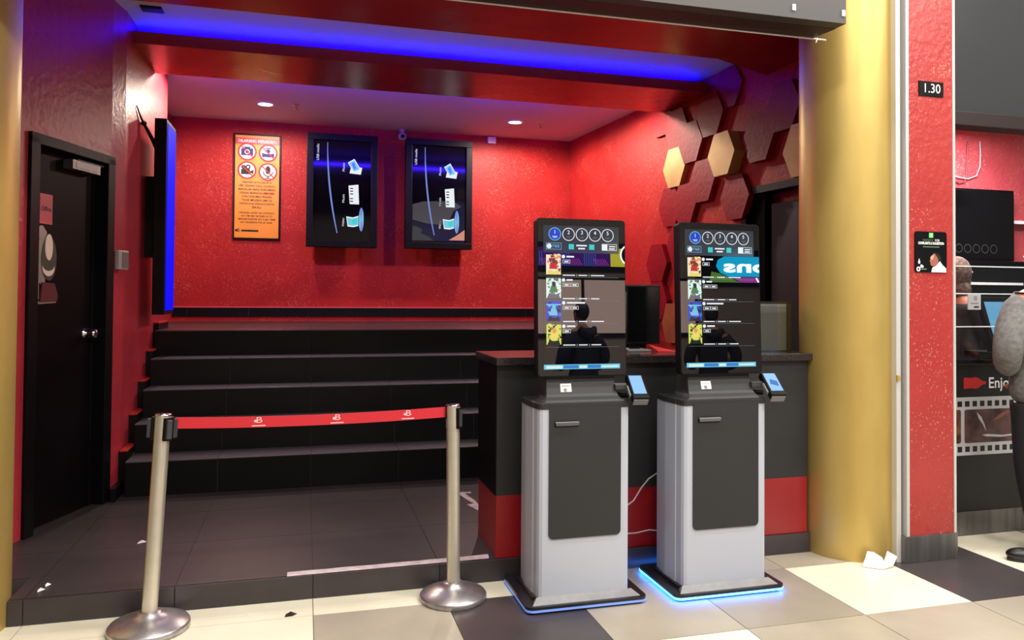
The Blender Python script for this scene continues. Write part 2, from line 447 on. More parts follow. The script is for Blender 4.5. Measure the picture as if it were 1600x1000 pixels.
# ------------------------------------------------------------------ stairs
R1, RR, TT, Y1 = 0.228, 0.2005, 0.2626, 5.41
def zt(k): return 0 if k < 0 else (ZP if k == 0 else ZP + R1 + (k - 1) * RR)
def stairs():
    e = world(thing('staircase', (0.9, 5.41, ZP), 'five wide black tiled steps rising to a landing below the red back wall', 'stairs'))
    xa, xb = -1.11, 3.2
    for k in range(1, 6):
        b = MB(); y0 = Y1 + (k - 1) * TT; y1 = Y1 + k * TT + 0.02 if k < 5 else YB - 0.004
        z0, z1 = (ZP if k == 1 else zt(k - 1) - 0.004), zt(k)
        xr = 3.05 + 0.0782 * (8.582 - min(y1, 8.582)) if k < 5 else 3.05
        XA = xa if k < 5 else -1.13
        b.box(XA, xr, y0 + 0.006, y1, z0, z1 - 0.004, 's_grout')
        off = 0.0 if k % 2 else 0.0
        cuts = [XA] + [0.051 + 0.6 * i for i in range(-1, 6) if XA + 0.05 < 0.051 + 0.6 * i < xr - 0.03] + [xr]
        for c0, c1 in zip(cuts, cuts[1:]):
            b.box(c0 + 0.0015, c1 - 0.0015, y0, y0 + 0.008, z0 + 0.001, z1 - 0.008, 's_tile')
            if k < 5: b.box(c0 + 0.0015, c1 - 0.0015, y0 - 0.004, y1, z1 - 0.009, z1, 's_edge')
            else: b.box(c0 + 0.0015, c1 - 0.0015, y0 - 0.004, y1 - 0.01, z1 - 0.009, z1, 'landing')
        if k == 5:
            b.box(-1.379, -1.13, 6.99, YB - 0.004, z0, z1 - 0.002, 'landing')
        b.build('step', e, bevel=0.002)
    return e
stairs()

def box_mesh(name, *a, **k): return MB().box(*a).build(name, **k)

# ------------------------------------------------------------------ walls
def walls():
    # back wall
    struct(MB().box(-1.7, 3.6, YB, YB + 0.15, 0.0, ZC + 0.3, 'red_wall').build('wall_back'))
    # left wall: slanted door length, straight length beside the stairs, set-back end
    A = Vector((-1.62, 4.13)); Bp = Vector((-1.46, 4.57)); 
    dv = Vector((0.3275, 0.9449)); 
    def wp(s): return Bp + dv * s
    corner = wp(0.84)
    n = Vector((-dv.y, dv.x))          # out of the room
    th = 0.14
    def seg(p, q, z0, z1, t=th):
        b = MB()
        d = (q - p).normalized(); nn = Vector((-d.y, d.x)) * t
        b.prism([p, q, q + nn, p + nn], z0, z1, 'red_wall_left'); struct(fixn(b.build('wall_left')))
    seg(wp(-0.75), wp(0.045), 0, ZC + 0.3)                # beside the column
    seg(wp(0.045), wp(0.79), 2.275, ZC + 0.3)             # over the door
    c2 = Vector((-1.165, 5.52))
    seg(wp(0.79), c2, 0, ZC + 0.3)
    seg(c2, Vector((-1.152, 6.985)), 0, ZC + 0.3, 0.3)
    struct(MB().box(-1.55, -1.38, 6.985, YB, 0, ZC + 0.3, 'red_wall_left').build('wall_left'))
    # right wall, with the staff doorway
    c = Vector((3.064, 8.582)); u = Vector((0.078, -0.997)).normalized()
    nn = Vector((0.997, 0.078)) * 0.12
    def seg2(s0, s1, z0, z1):
        p, q = c + u * s0, c + u * s1
        struct(fixn(MB().prism([p, p + nn, q + nn, q], z0, z1, 'red_wall').build('wall_right')))
    seg2(-0.06, 3.306, 0, ZC + 0.3)
    seg2(3.306, 4.25, 2.28, ZC + 0.3)
    seg2(4.25, 4.8, 0, ZC + 0.3)
    # booth side and room behind the staff door
    return wp, dv, c, u
wp, dv, RC, RU = walls()
RN = Vector((-0.997, -0.078))     # right wall normal, into the room

# stepped skirting on the left wall beside the stairs
def skirting():
    b = MB(); t = 0.012; xo = -1.1555
    def zk(k): return zt(k) + 0.05
    pts = []
    for k in range(1, 6):
        y0 = Y1 + (k - 1) * TT + 0.085
        if k == 1: pts += [(y0, ZP)]
        pts += [(y0, zk(k)), (y0 + TT, zk(k))] if k < 5 else [(y0, zk(k)), (6.985, zk(k))]
    pts += [(6.985, ZP)]
    b.prism(pts, xo - 0.02, -1.118, 's_tile', axis='x')
    b.prism([(5.30, ZP), (5.30, ZP + 0.085), (Y1 + 0.085, ZP + 0.085), (Y1 + 0.085, ZP)], -1.17, -1.14, 's_tile', axis='x')
    struct(fixn(b.build('baseboard_left', bevel=0.002)))
    b = MB()
    for k in range(1, 6):
        y0 = Y1 + (k - 1) * TT + 0.085; y1 = y0 + TT if k < 5 else 6.985
        b.box(-1.16, -1.114, y0 - 0.006, y1 - 0.004, zk(k), zk(k) + 0.010, 'red_wall')
    struct(b.build('trim_2'))
    b = MB()
    cuts = [-1.35, -1.2] + [0.035 + 0.62 * i for i in range(-1, 5)] + [3.05]
    for a, c in zip(cuts, cuts[1:]):
        b.box(a + 0.002, c - 0.002, YB - 0.014, YB, ZL - 0.01, ZL + 0.082, 's_tile')
    b.box(-1.35, 3.05, YB - 0.008, YB, ZL - 0.01, ZL + 0.08, 's_grout')
    struct(b.build('baseboard_back'))
    # light paint bead on top of the back skirting
    struct(MB().box(-1.36, 3.05, YB - 0.018, YB, ZL + 0.083, ZL + 0.096, 'pink_sign').build('trim_1'))
skirting()

# ------------------------------------------------------------------ ceiling, soffit, beam
def ceilings():
    b = MB()
    b.box(-1.9, 3.7, 4.2, YB + 0.1, ZC, ZC + 0.12, 'ceiling')
    struct(b.build('ceiling'))
    # front soffit, bottom at 3.15
    poly = [(-1.75, 4.872, 3.15), (2.848, 4.872, 3.15), (3.335, 4.99, 3.105), (3.37, 4.6, 3.12), (3.45, 3.46, 3.15), (-1.75, 3.46, 3.15)]
    n = len(poly)
    b = MB().add(poly + [(q[0], q[1], ZC + 0.2) for q in poly], [(i, (i + 1) % n, n + (i + 1) % n, n + i) for i in range(n)] + [tuple(range(n, 2 * n)), (0, 1, 4, 5), (1, 2, 3, 4)], 'red_smooth')
    struct(fixn(b.build('ceiling_soffit')))
    e = world(thing('ceiling_beam', (1.0, 6.05, 3.15), 'long red boxed beam hanging under the ceiling with a blue lit top edge', 'beam'))
    b = MB()
    b.box(-1.16, 3.25, 5.70, 6.44, 3.15, 3.235, 'red_smooth')
    b.box(-1.16, 3.20, 5.92, 6.26, 3.235, ZC, 'red_smooth')
    b.build('beam_casing', e)
    tagl = MB().box(-1.1, 3.12, 5.83, 5.86, 3.235, 3.247, 'led_deep').build('light_strip', e); tagl['label'] = 'glowing blue light strip'
    MB().box(-0.8, 2.4, 6.44, 6.447, 3.160, 3.190, 'led_rear').build('light_strip', e)
ceilings()

# ------------------------------------------------------------------ gold columns
def column(x, y, label):
    b = MB(); b.cyl((x, y), 0.263, 0.0, 4.0, 'gold', n=72)
    o = b.build('gold_column', origin=(x, y, 0)); return tag(o, label, 'column')
column(3.02, 3.72, 'thick round gold column beside the white trim and red pillar, right of the counter')
cl = column(-1.473, 3.72, 'round gold column at the left edge next to the black door')
b = MB()
b.tube([(-1.262, 3.555, 0.0), (-1.258, 3.55, 0.06), (-1.226, 3.565, 0.13), (-1.232, 3.57, 0.21)], [0.012, 0.016, 0.02, 0.006], 'gold', n=8)
b.build('peeling_paint_flap', cl, origin=(-1.473, 3.72, 0))

# ------------------------------------------------------------------ fascia sign box
def fascia():
    e = world(thing('shop_fascia', (0.3, 3.3, 2.75), 'grey box fascia over the front, its end against the gold column', 'sign'))
    sl = (2.797 - 2.71) / (2.591 - 0.803)
    def zb(x): return 2.797 + (x - 2.591) * 0.004
    xa, xb = -2.2, 2.591
    b = MB()
    b.add([(xa, 3.2, zb(xa)), (xb, 3.2, zb(xb)), (xb, 3.2, 4.0), (xa, 3.2, 4.0), (xa, 3.28, zb(xa) + .002), (xb, 3.28, zb(xb) + .002), (xb, 3.28, 4.0), (xa, 3.28, 4.0)],
          [(0, 1, 2, 3), (5, 4, 7, 6), (0, 3, 7, 4), (1, 5, 6, 2), (3, 2, 6, 7), (4, 5, 1, 0)], 'fascia')
    fixn(b.build('front_panel', e))
    b = MB()
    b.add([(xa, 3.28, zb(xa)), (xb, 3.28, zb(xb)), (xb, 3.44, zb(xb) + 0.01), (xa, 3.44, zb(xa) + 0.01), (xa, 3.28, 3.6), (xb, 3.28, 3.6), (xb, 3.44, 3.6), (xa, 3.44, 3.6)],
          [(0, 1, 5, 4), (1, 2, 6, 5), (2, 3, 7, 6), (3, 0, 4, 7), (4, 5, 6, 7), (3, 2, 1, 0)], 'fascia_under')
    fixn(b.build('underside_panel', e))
    b = MB(); b.tube([(xa, 3.445, zb(xa) + 0.008), (xb + 0.07, 3.445, zb(xb + 0.07) + 0.004)], 0.005, 'alu', n=6)
    b.tube([(xb + 0.02, 3.445, zb(xb) + 0.01), (xb + 0.005, 3.44, zb(xb) - 0.018)], 0.004, 'alu', n=5)
    b.build('edge_trim', e)
    b = MB()
    for x in (2.28, 2.565):
        MB().box(x, x + 0.018, 3.194, 3.202, zb(x) + 0.035, zb(x) + 0.065, 'white').build('clip', e)
fascia()

# ------------------------------------------------------------------ red pillar, shutter guide
def pillar():
    e = world(thing('wall_pillar', (3.3, 3.5, 0), 'red rough-cast pillar with metal edge trims and a grey steel base', 'pillar'))
    MB().box(3.165, 3.464, 3.42, 3.75, 0.14, 3.9, 'red_pillar').build('plaster_face', e)
    MB().box(3.148, 3.166, 3.414, 3.75, 0.14, 3.9, 'alu').build('edge_trim', e)
    MB().box(3.463, 3.478, 3.414, 3.44, 0.14, 3.9, 'alu').build('edge_trim', e)
    MB().box(3.125, 3.48, 3.408, 3.75, 0.0, 0.142, 'steel_dark').build('kick_plate', e, bevel=0.002)
pillar()
def guide():
    e = world(thing('shutter_guide', (3.11, 3.47, 0), 'narrow white vertical shutter rail between gold column and red pillar', 'rail'))
    MB().box(3.098, 3.127, 3.432, 3.5, 0.0, 3.9, 'alu').build('channel', e, bevel=0.002)
    MB().box(3.127, 3.148, 3.46, 3.5, 0.0, 3.9, 'black').build('slot', e)
    b = MB(); b.box(3.094, 3.112, 3.418, 3.434, 0.98, 1.012, 'gold'); b.build('latch', e, bevel=0.003)
guide()
def plaque(name, x0, x1, z0, z1, y, m):
    return MB().box(x0, x1, y - 0.006, y, z0, z1, m)
e = world(thing('number_plate', (3.317, 3.416, 2.585), 'small black plate reading 1.30 high on the red pillar', 'sign'))
b = plaque('', 3.236, 3.400, 2.543, 2.624, 3.42, 'black'); b.text('1.30', 3.318, 2.584, 0.075, 'ink_white', 0.0005, width=0.105, T=None) if False else None
T = frame((3.318, 3.4135, 2.584), (1, 0, 0), (0, 0, 1)); b.text('1.30', 0.008, 0, 0.072, 'ink_white', 0.0, width=0.105, T=T)
b.build('plate', e)

def notice():
    e = world(thing('notice_plate', (3.311, 3.416, 1.682), 'black rounded notice plate with a man in profile on the red pillar', 'sign'))
    b = MB(); x0, x1, z0, z1 = 3.206, 3.418, 1.572, 1.795
    r = 0.014; pts = []
    for cx, cz, a0 in ((x1 - r, z1 - r, 0), (x0 + r, z1 - r, 90), (x0 + r, z0 + r, 180), (x1 - r, z0 + r, 270)):
        for k in range(5):
            a = math.radians(a0 + k * 22.5); pts.append((cx + r * math.cos(a), cz + r * math.sin(a)))
    b.prism(pts, 3.414, 3.42, 'black', axis='y')
    T = frame((3.312, 3.4135, 1.6835), (1, 0, 0), (0, 0, 1)); w = 0.0003
    b.rect(-0.014, 0.078, 0.014, 0.105, 'ink_green', w, T); b.text('1', 0, 0.091, 0.022, 'ink_white', w * 2, T=T)
    b.text('WHATSAPP US', -0.022, 0.064, 0.016, 'ink_olive', w, width=0.07, T=T); b.text('FOR', 0.042, 0.064, 0.016, 'ink_white', w, width=0.03, T=T)
    b.text('COMPLAINTS & SUGGESTION', 0.0, 0.047, 0.019, 'ink_white', w, width=0.172, T=T, bold=0.03)
    b.rect(-0.055, 0.025, 0.055, 0.030, 'ink_olive', w, T)
    # man in profile
    b.flat([(0.005, -0.02), (-0.006, -0.03), (-0.004, -0.04), (-0.012, -0.052), (-0.004, -0.056), (-0.006, -0.066), (0.0, -0.075), (0.018, -0.08), (0.06, -0.085), (0.062, -0.03), (0.045, -0.008), (0.02, -0.006)], 'skin_print', w, T)
    b.flat([(0.002, -0.02), (-0.006, -0.03), (-0.003, -0.042), (0.012, -0.042), (0.02, -0.015)], 'skin_hi', w * 2, T)
    b.flat([(0.02, -0.005), (0.05, -0.008), (0.066, -0.03), (0.066, -0.055), (0.05, -0.06), (0.046, -0.035), (0.034, -0.02)], 'hair', w * 2, T)
    b.flat([(0.0, -0.111), (0.008, -0.085), (0.03, -0.078), (0.058, -0.05), (0.075, -0.07), (0.1, -0.09), (0.1, -0.111)], 'ink_white', w * 3, T)
    b.flat([(-0.088, -0.06), (-0.08, -0.036), (-0.072, -0.06), (-0.08, -0.068)], 'ink_white', w, T)
    b.flat([(-0.075, -0.085), (-0.068, -0.068), (-0.05, -0.078), (-0.054, -0.088)], 'ink_white', w, T)
    b.ring(-0.085, -0.095, 0.006, 0.013, 'ink_white', w, T=T); b.rect(-0.068, -0.098, -0.03, -0.092, 'ink_olive', w, T)
    b.build('plate', e)
notice()

# ------------------------------------------------------------------ black office door on the slanted wall
def office_door():
    ang = math.atan2(dv.y, dv.x)
    base = wp(0.0)
    # local frame: x along the wall, y into the wall (out of room), z up
    e = thing('door_1', (base.x, base.y, ZP), 'black office door with pink sign and steel knob in the slanted left wall', 'door', rz=ang)
    H = 2.275 - ZP
    b = MB()
    b.box(0.04, 0.115, -0.02, 0.14, 0, H, 'black'); b.box(0.735, 0.81, -0.02, 0.14, 0, H, 'black'); b.box(0.04, 0.81, -0.02, 0.14, H - 0.04, H + 0.02, 'black')
    b.box(0.70, 0.735, 0.05, 0.14, 0, H - 0.04, 'black')
    b.build('door_frame', e, bevel=0.004)
    lf = MB().box(0.115, 0.735, 0.055, 0.10, 0.005, H - 0.042, 'door_black').build('door_leaf', e, bevel=0.002)
    b = MB(); T = Matrix.Translation((0.64, 0.055, 1.07)) @ Matrix.Rotation(PI / 2, 4, 'X')
    b.lathe((0, 0), [(0.034, 0), (0.034, 0.008), (0.014, 0.012), (0.012, 0.035), (0.027, 0.045), (0.031, 0.06), (0.024, 0.074), (0.0005, 0.078)], 'chrome', n=28, T=T)
    b.box(0.655, 0.69, 0.05, 0.056, 1.04, 1.10, 'chrome')
    b.build('door_knob', lf)['label'] = 'shiny steel door knob'
    b = MB(); b.box(0.40, 0.665, -0.01, 0.05, 2.045, 2.10, 'steel_dark'); b.box(0.43, 0.64, -0.0125, -0.01, 2.056, 2.092, 'light_grey')
    b.box(0.46, 0.72, 0.0, 0.018, 2.10, 2.112, 'black')
    b.build('door_closer', e, bevel=0.004)['label'] = 'grey door closer box'
    # sign
    sg = thing('office_sign', (0, 0, 0), 'small pink acrylic sign reading Office on the black door', 'sign')
    mt = Matrix.Translation((base.x, base.y, ZP)) @ Matrix.Rotation(ang, 4, 'Z')
    sg.location = mt @ Vector((0.262, 0.055, 1.79)); sg.rotation_euler = (0, 0, ang)
    b = MB(); b.box(-0.052, 0.052, -0.006, 0, -0.085, 0.085, 'pink_sign')
    b.text('Office', 0, 0, 0.036, 'ink', 0.0, bold=0.02, width=0.085, T=frame((0, -0.0065, 0), (1, 0, 0), (0, 0, 1)))
    b.build('sign_plate', sg)
    # festive cut-out
    k = thing('hanging_ornament', (0, 0, 0), 'silver, cream and maroon festive cut-out hung under the pink sign', 'decoration')
    k.location = mt @ Vector((0.27, 0.055, 1.42)); k.rotation_euler = (0, 0, ang)
    T = Matrix.Rotation(PI / 2, 4, 'X')          # (u, v, w) -> (u, -w, v): w = out of the door
    def cut(name, pts, m, a, c): return fixn(MB().prism(pts, a, c, m, T=T).build(name, k))
    def ell(cx, cy, rx_, ry_, a0=0, a1=360, n=26): return [(cx + rx_ * math.cos(math.radians(a0 + (a1 - a0) * i / n)), cy + ry_ * math.sin(math.radians(a0 + (a1 - a0) * i / n))) for i in range(n if a1 - a0 == 360 else n + 1)]
    cut('silver_curve', ell(-0.03, 0.10, 0.062, 0.16, 60, 290) + [(-0.005, -0.02), (-0.02, 0.12)], 'silver_foil', 0.001, 0.006)
    cut('olive_body', ell(0.02, 0.09, 0.062, 0.125), 'olive_foil', 0.006, 0.01)
    cut('silver_tip', ell(-0.045, 0.235, 0.03, 0.04), 'silver_foil', 0.001, 0.008)
    cut('cream_oval', ell(0.012, 0.155, 0.031, 0.075), 'cream_card', 0.010, 0.014)
    cut('white_crescent', [(0.012 + 0.05 * math.cos(math.radians(a)), 0.04 + 0.05 * math.sin(math.radians(a))) for a in range(190, 351, 16)] + [(0.012 + 0.05 * math.cos(math.radians(a)), 0.052 + 0.032 * math.sin(math.radians(a))) for a in range(350, 189, -16)], 'cream_card', 0.010, 0.013)
    cut('maroon_box', [(-0.055, -0.155), (0.085, -0.15), (0.09, -0.115), (0.06, -0.05), (-0.04, -0.045)], 'maroon_card', 0.006, 0.016)
    cut('silver_edge', [(-0.085, -0.14), (-0.05, -0.155), (0.085, -0.15), (0.085, -0.162), (-0.06, -0.168), (-0.09, -0.15), (-0.095, -0.03), (-0.06, -0.02), (-0.058, -0.14)], 'silver_foil', 0.001, 0.008)
    # access control box
    a = thing('access_control_box', (0, 0, 0), 'small grey white keypad box on the red wall beside the black door', 'keypad')
    p = wp(0.90); a.location = (p.x, p.y, 1.64); a.rotation_euler = (0, 0, ang - 0.02)
    MB().box(-0.055, 0.055, -0.03, 0, -0.062, 0.062, 'light_grey').build('case', a, bevel=0.006)
    MB().box(-0.018, 0.047, -0.034, -0.029, -0.05, 0.052, 'mid_grey').build('keypad', a, bevel=0.003)
office_door()
struct(MB().box(-1.95, -1.35, 4.6, 5.75, 0, 2.6, 'black').build('wall_behind_door')) if False else None

# ------------------------------------------------------------------ wall display with blue screen beside the stairs
def side_display():
    e = world(thing('slim_display', (-1.09, 6.25, 2.0), 'tall narrow display with plain blue screen on the left wall above the steps', 'display'))
    MB().box(-1.085, -1.0, 6.06, 6.46, 1.27, 2.72, 'black').build('case', e, bevel=0.006)
    MB().box(-1.0, -0.996, 6.09, 6.44, 1.30, 2.69, 'e_bluefull').build('screen', e)['label'] = 'bright blue lit screen'
    MB().box(-1.155, -1.085, 6.16, 6.36, 1.7, 2.3, 'black').build('bracket', e)
    b = MB(); b.tube([(-1.155, 5.80, 2.74), (-1.148, 5.92, 2.68), (-1.13, 6.0, 2.63), (-1.10, 6.08, 2.56), (-1.08, 6.12, 2.5)], [0.004, 0.007, 0.012, 0.014, 0.014], 'black', n=8)
    b.ball((-1.14, 5.97, 2.655), 0.02, 'black')
    b.build('power_cable', e)
side_display()

# ------------------------------------------------------------------ back-wall displays
def usb_screen(b, T, film=False):
    """sideways media menu; u across 0..0.61, v 0..1.08 upwards"""
    W, H = 0.61, 1.08
    b.rect(0, 0, W, H, 'display_glass', 0, T)
    w = 0.0008
    if film:  # film: reflection on the lower glass, painted as flat coloured shapes
        b.flat([(0.01, 0.02), (W - 0.01, 0.02), (W - 0.01, 0.45), (W - 0.07, 0.47), (0.26, 0.47), (0.01, 0.42)], 'e_navy', w * .5, T)
        b.flat([(0.01, 0.42), (0.13, 0.455), (0.47, 0.47), (W - 0.05, 0.41), (0.47, 0.36), (0.43, 0.26), (0.34, 0.20), (0.17, 0.21), (0.01, 0.25)], 'e_film', w, T)
        b.flat([(0.01, 0.02), (0.25, 0.02), (0.18, 0.07), (0.10, 0.10), (0.12, 0.145), (0.05, 0.175), (0.01, 0.18)], 'e_panel', w, T)
        b.flat([(W - 0.01, 0.03), (W - 0.01, 0.15), (0.52, 0.09), (0.42, 0.03)], 'e_pink', w, T)
    arc = [(0.145 + 0.11 * (t ** 2.0), H - 0.02 - 0.98 * t) for t in [i / 24 for i in range(25)]]
    for (p, q) in zip(arc, arc[1:]):
        t = (p[1]) / H; b.line(p[0], p[1], q[0], q[1], 0.006 + 0.012 * math.sin(PI * max(0.08, min(0.95, t))), 'e_arc', w * 2, T)
    b.text('USB media', 0.045, H - 0.13, 0.036, 'e_white', w, width=0.175, rot=PI / 2, T=T)
    for s, v in (('Photo', 0.80), ('Music', 0.46), ('Video', 0.20)):
        b.text(s, 0.318, v, 0.034, 'e_white', w, width=0.092, rot=PI / 2, T=T)
    # photo icon
    b.flat([(0.38, 0.735), (0.50, 0.725), (0.515, 0.80), (0.40, 0.82)], 'e_white', w * 2, T)
    b.flat([(0.36, 0.85), (0.43, 0.895), (0.50, 0.78), (0.425, 0.745)], 'e_white', w * 3, T)
    b.flat([(0.372, 0.845), (0.428, 0.88), (0.487, 0.782), (0.427, 0.757)], 'e_cyan', w * 4, T)
    b.flat([(0.40, 0.84), (0.43, 0.86), (0.45, 0.79), (0.43, 0.775)], 'e_blue', w * 5, T)
    # music icon
    b.flat([(0.37, 0.60), (0.475, 0.615), (0.485, 0.40), (0.385, 0.40)], 'e_white', w * 2, T)
    for k, v in enumerate((0.565, 0.535, 0.505, 0.455, 0.425)):
        b.rect(0.388, v, 0.42, v + 0.011, 'display_glass', w * 3, T)
    # video icon
    b.flat([(0.35, 0.265), (0.42, 0.255), (0.48, 0.275), (0.48, 0.165), (0.43, 0.15), (0.365, 0.155)], 'e_white', w * 2, T)
    b.flat([(0.36, 0.25), (0.42, 0.242), (0.48, 0.26), (0.478, 0.178), (0.43, 0.165), (0.372, 0.17)], 'e_cyan', w * 3, T)
    b.flat([(0.41, 0.235), (0.46, 0.245), (0.46, 0.19), (0.42, 0.185)], 'e_teal', w * 4, T)
    for k in range(18):
        a, c = 2 * PI * k / 18, 2 * PI * (k + 1) / 18
        b.flat([(0.51, 0.235), (0.51 + 0.026 * math.cos(a), 0.235 + 0.13 * math.sin(a)), (0.51 + 0.026 * math.cos(c), 0.235 + 0.13 * math.sin(c))], 'e_lblue' if abs(math.sin(a)) < .7 else 'e_arc', w * 2, T)
def display(cx, cz, label, film):
    y = 8.38
    e = world(thing('wall_display', (cx, y + 0.1, cz), label, 'display', 'sideways media displays on the back wall'))
    w, h = 0.375, 0.612
    b = MB()
    fw = 0.07
    b.box(cx - w, cx + w, y, y + 0.10, cz - h, cz - h + fw, 'black'); b.box(cx - w, cx + w, y, y + 0.10, cz + h - fw, cz + h, 'black')
    b.box(cx - w, cx - w + fw, y, y + 0.10, cz - h + fw, cz + h - fw, 'black'); b.box(cx + w - fw, cx + w, y, y + 0.10, cz - h + fw, cz + h - fw, 'black')
    b.box(cx - w, cx + w, y + 0.05, y + 0.10, cz - h, cz + h, 'black')
    b.build('frame', e, bevel=0.004)
    b = MB(); usb_screen(b, frame((cx - 0.305, y + 0.03, cz - 0.54), (1, 0, 0), (0, 0, 1)), film); b.build('screen', e)
    MB().box(cx - 0.2, cx + 0.2, y + 0.10, YB, cz - 0.3, cz + 0.3, 'black').build('wall_bracket', e)
display(0.374, 2.556, 'left of the two framed displays, with a dark clear media menu turned sideways', False)
display(1.433, 2.562, 'right of the two framed displays, grey patch across the lower half of its media menu', True)

# orange no-recording notice
def poster():
    cx, cz, w, h, y = -0.516, 2.588, 0.243, 0.57, YB - 0.02
    e = world(thing('warning_poster', (cx, y, cz), 'tall framed orange notice with four prohibition circles on the red back wall', 'poster'))
    b = MB(); t = 0.017
    b.box(cx - w, cx + w, y - 0.008, YB, cz + h - t, cz + h, 'black'); b.box(cx - w, cx + w, y - 0.008, YB, cz - h, cz - h + t, 'black')
    b.box(cx - w, cx - w + t, y - 0.008, YB, cz - h + t, cz + h - t, 'black'); b.box(cx + w - t, cx + w, y - 0.008, YB, cz - h + t, cz + h - t, 'black')
    b.build('frame', e)
    b = MB(); T = frame((cx, y, cz), (1, 0, 0), (0, 0, 1)); q = 0.0012
    b.rect(-w + t, -h + t, w - t, h - t, 'poster_orange', 0, T)
    b.rect(-w + t, h - 0.115, w - t, h - 0.045, 'poster_red', q, T)
    b.text('DILARANG MERAKAM !', 0, h - 0.08, 0.045, 'ink_white', q * 2, width=0.39, T=T, bold=0.02)
    for k, (u, v) in enumerate(((-0.105, 0.375), (0.11, 0.37), (-0.105, 0.175), (0.11, 0.165))):
        b.disc(u, v, 0.082, 'ink_white', q, T=T); b.ring(u, v, 0.080, 0.097, 'ink_red', q * 2, T=T)
        c = 'ink_purple' if k < 2 else 'ink'
        if k == 0:
            b.rect(u - 0.06, v - 0.04, u + 0.06, v + 0.035, c, q * 2, T); b.rect(u - 0.03, v + 0.035, u + 0.03, v + 0.052, c, q * 2, T); b.disc(u, v - 0.002, 0.027, 'ink_white', q * 3, T=T); b.disc(u, v - 0.002, 0.018, c, q * 4, T=T)
        elif k == 1:
            b.disc(u, v + 0.02, 0.022, c, q * 2, T=T); b.flat([(u - 0.065, v - 0.045), (u - 0.06, v + 0.0), (u - 0.02, v - 0.01), (u + 0.02, v - 0.01), (u + 0.06, v + 0.0), (u + 0.065, v - 0.045)], c, q * 2, T)
            b.rect(u - 0.028, v + 0.044, u + 0.028, v + 0.056, c, q * 2, T)
        elif k == 2:
            b.rect(u - 0.06, v - 0.045, u + 0.03, v + 0.01, c, q * 2, T); b.flat([(u + 0.03, v - 0.012), (u + 0.066, v + 0.008), (u + 0.066, v - 0.042), (u + 0.03, v - 0.022)], c, q * 2, T)
            b.ring(u - 0.035, v + 0.032, 0.008, 0.022, c, q * 2, T=T); b.ring(u + 0.01, v + 0.034, 0.012, 0.026, c, q * 2, T=T)
        else:
            b.disc(u, v + 0.02, 0.026, c, q * 2, ry=0.045, T=T)
            b.ring(u, v + 0.0, 0.042, 0.052, c, q * 1.8, T=T); b.rect(u - 0.055, v + 0.002, u + 0.055, v + 0.06, 'ink_white', q * 1.9, T)
            b.rect(u - 0.006, v - 0.07, u + 0.006, v - 0.045, c, q * 2, T); b.rect(u - 0.03, v - 0.074, u + 0.03, v - 0.066, c, q * 2, T)
        b.line(u - 0.06, v + 0.06, u + 0.06, v - 0.06, 0.012, 'ink_red', q * 5, T)
    lines = [('DIBAWAH AKTA HAKCIPTA', 0.30), ('1987, SESIAPA YANG DIDAPATI', 0.37), ('BERSALAH BAGI RAKAMAN', 0.38), ('DENDA SEHINGGA RM10,000', 0.35), ('ATAU HUKUMAN PENJARA', 0.31), ('TIDAK MELEBIHI LIMA (5)', 0.31), ('TAHUN ATAU KEDUA-DUANYA', 0.36), ('SEKALI.', 0.10)]
    for k, (s, wd) in enumerate(lines):
        b.text(s, 0.0, 0.045 - k * 0.0385, 0.030, 'ink', q, width=wd, T=T, bold=0.022)
    b.text('RM10,000', 0.128, 0.045 - 3 * 0.0385, 0.030, 'ink_red', q * 2, width=0.11, T=T, bold=0.022)
    for k, (s, wd) in enumerate([('WHOEVER, UNDER THE COPYRIGHT', 0.36), ('ACT 1987 MAY BE FINED UP TO', 0.32), ('RM10,000 AND/OR GET A JAIL TERM', 0.38), ('NOT EXCEEDING FIVE (5) YEARS.', 0.33)]):
        b.text(s, 0.0, -0.285 - k * 0.034, 0.026, 'ink', q, width=wd, T=T, bold=0.022)
    b.text('B', -0.185, -0.475, 0.055, 'ink', q, T=T); b.disc(-0.207, -0.475, 0.012, 'ink', q, T=T); b.rect(-0.155, -0.487, 0.02, -0.467, 'ink', q, T)
    b.build('printed_sheet', e)
poster()

# cctv + white box
def bits_on_back_wall():
    e = world(thing('security_camera', (1.03, 8.55, 3.3), 'small white dome camera between the tops of the two framed displays', 'camera'))
    MB().lathe((1.03, 8.56), [(0.0005, 3.3), (0.03, 3.3), (0.03, 3.27), (0.02, 3.262), (0.0005, 3.26)], 'light_grey', n=20).build('mount', e)
    h = MB().ball((1.03, 8.53, 3.215), 0.047, 'light_grey').build('housing', e)
    b = MB(); T = Matrix.Translation((1.03, 8.487, 3.205)) @ Matrix.Rotation(PI / 2, 4, 'X'); b.cyl((0, 0), 0.022, 0, 0.008, 'black', n=18, T=T); b.build('lens', e)
    o = MB().box(2.035, 2.13, YB - 0.05, YB, 3.21, 3.285, 'white').build('junction_box', origin=(2.08, YB, 3.25), bevel=0.004)
    tag(o, 'little white junction box high on the red back wall right of the displays', 'box')
bits_on_back_wall()

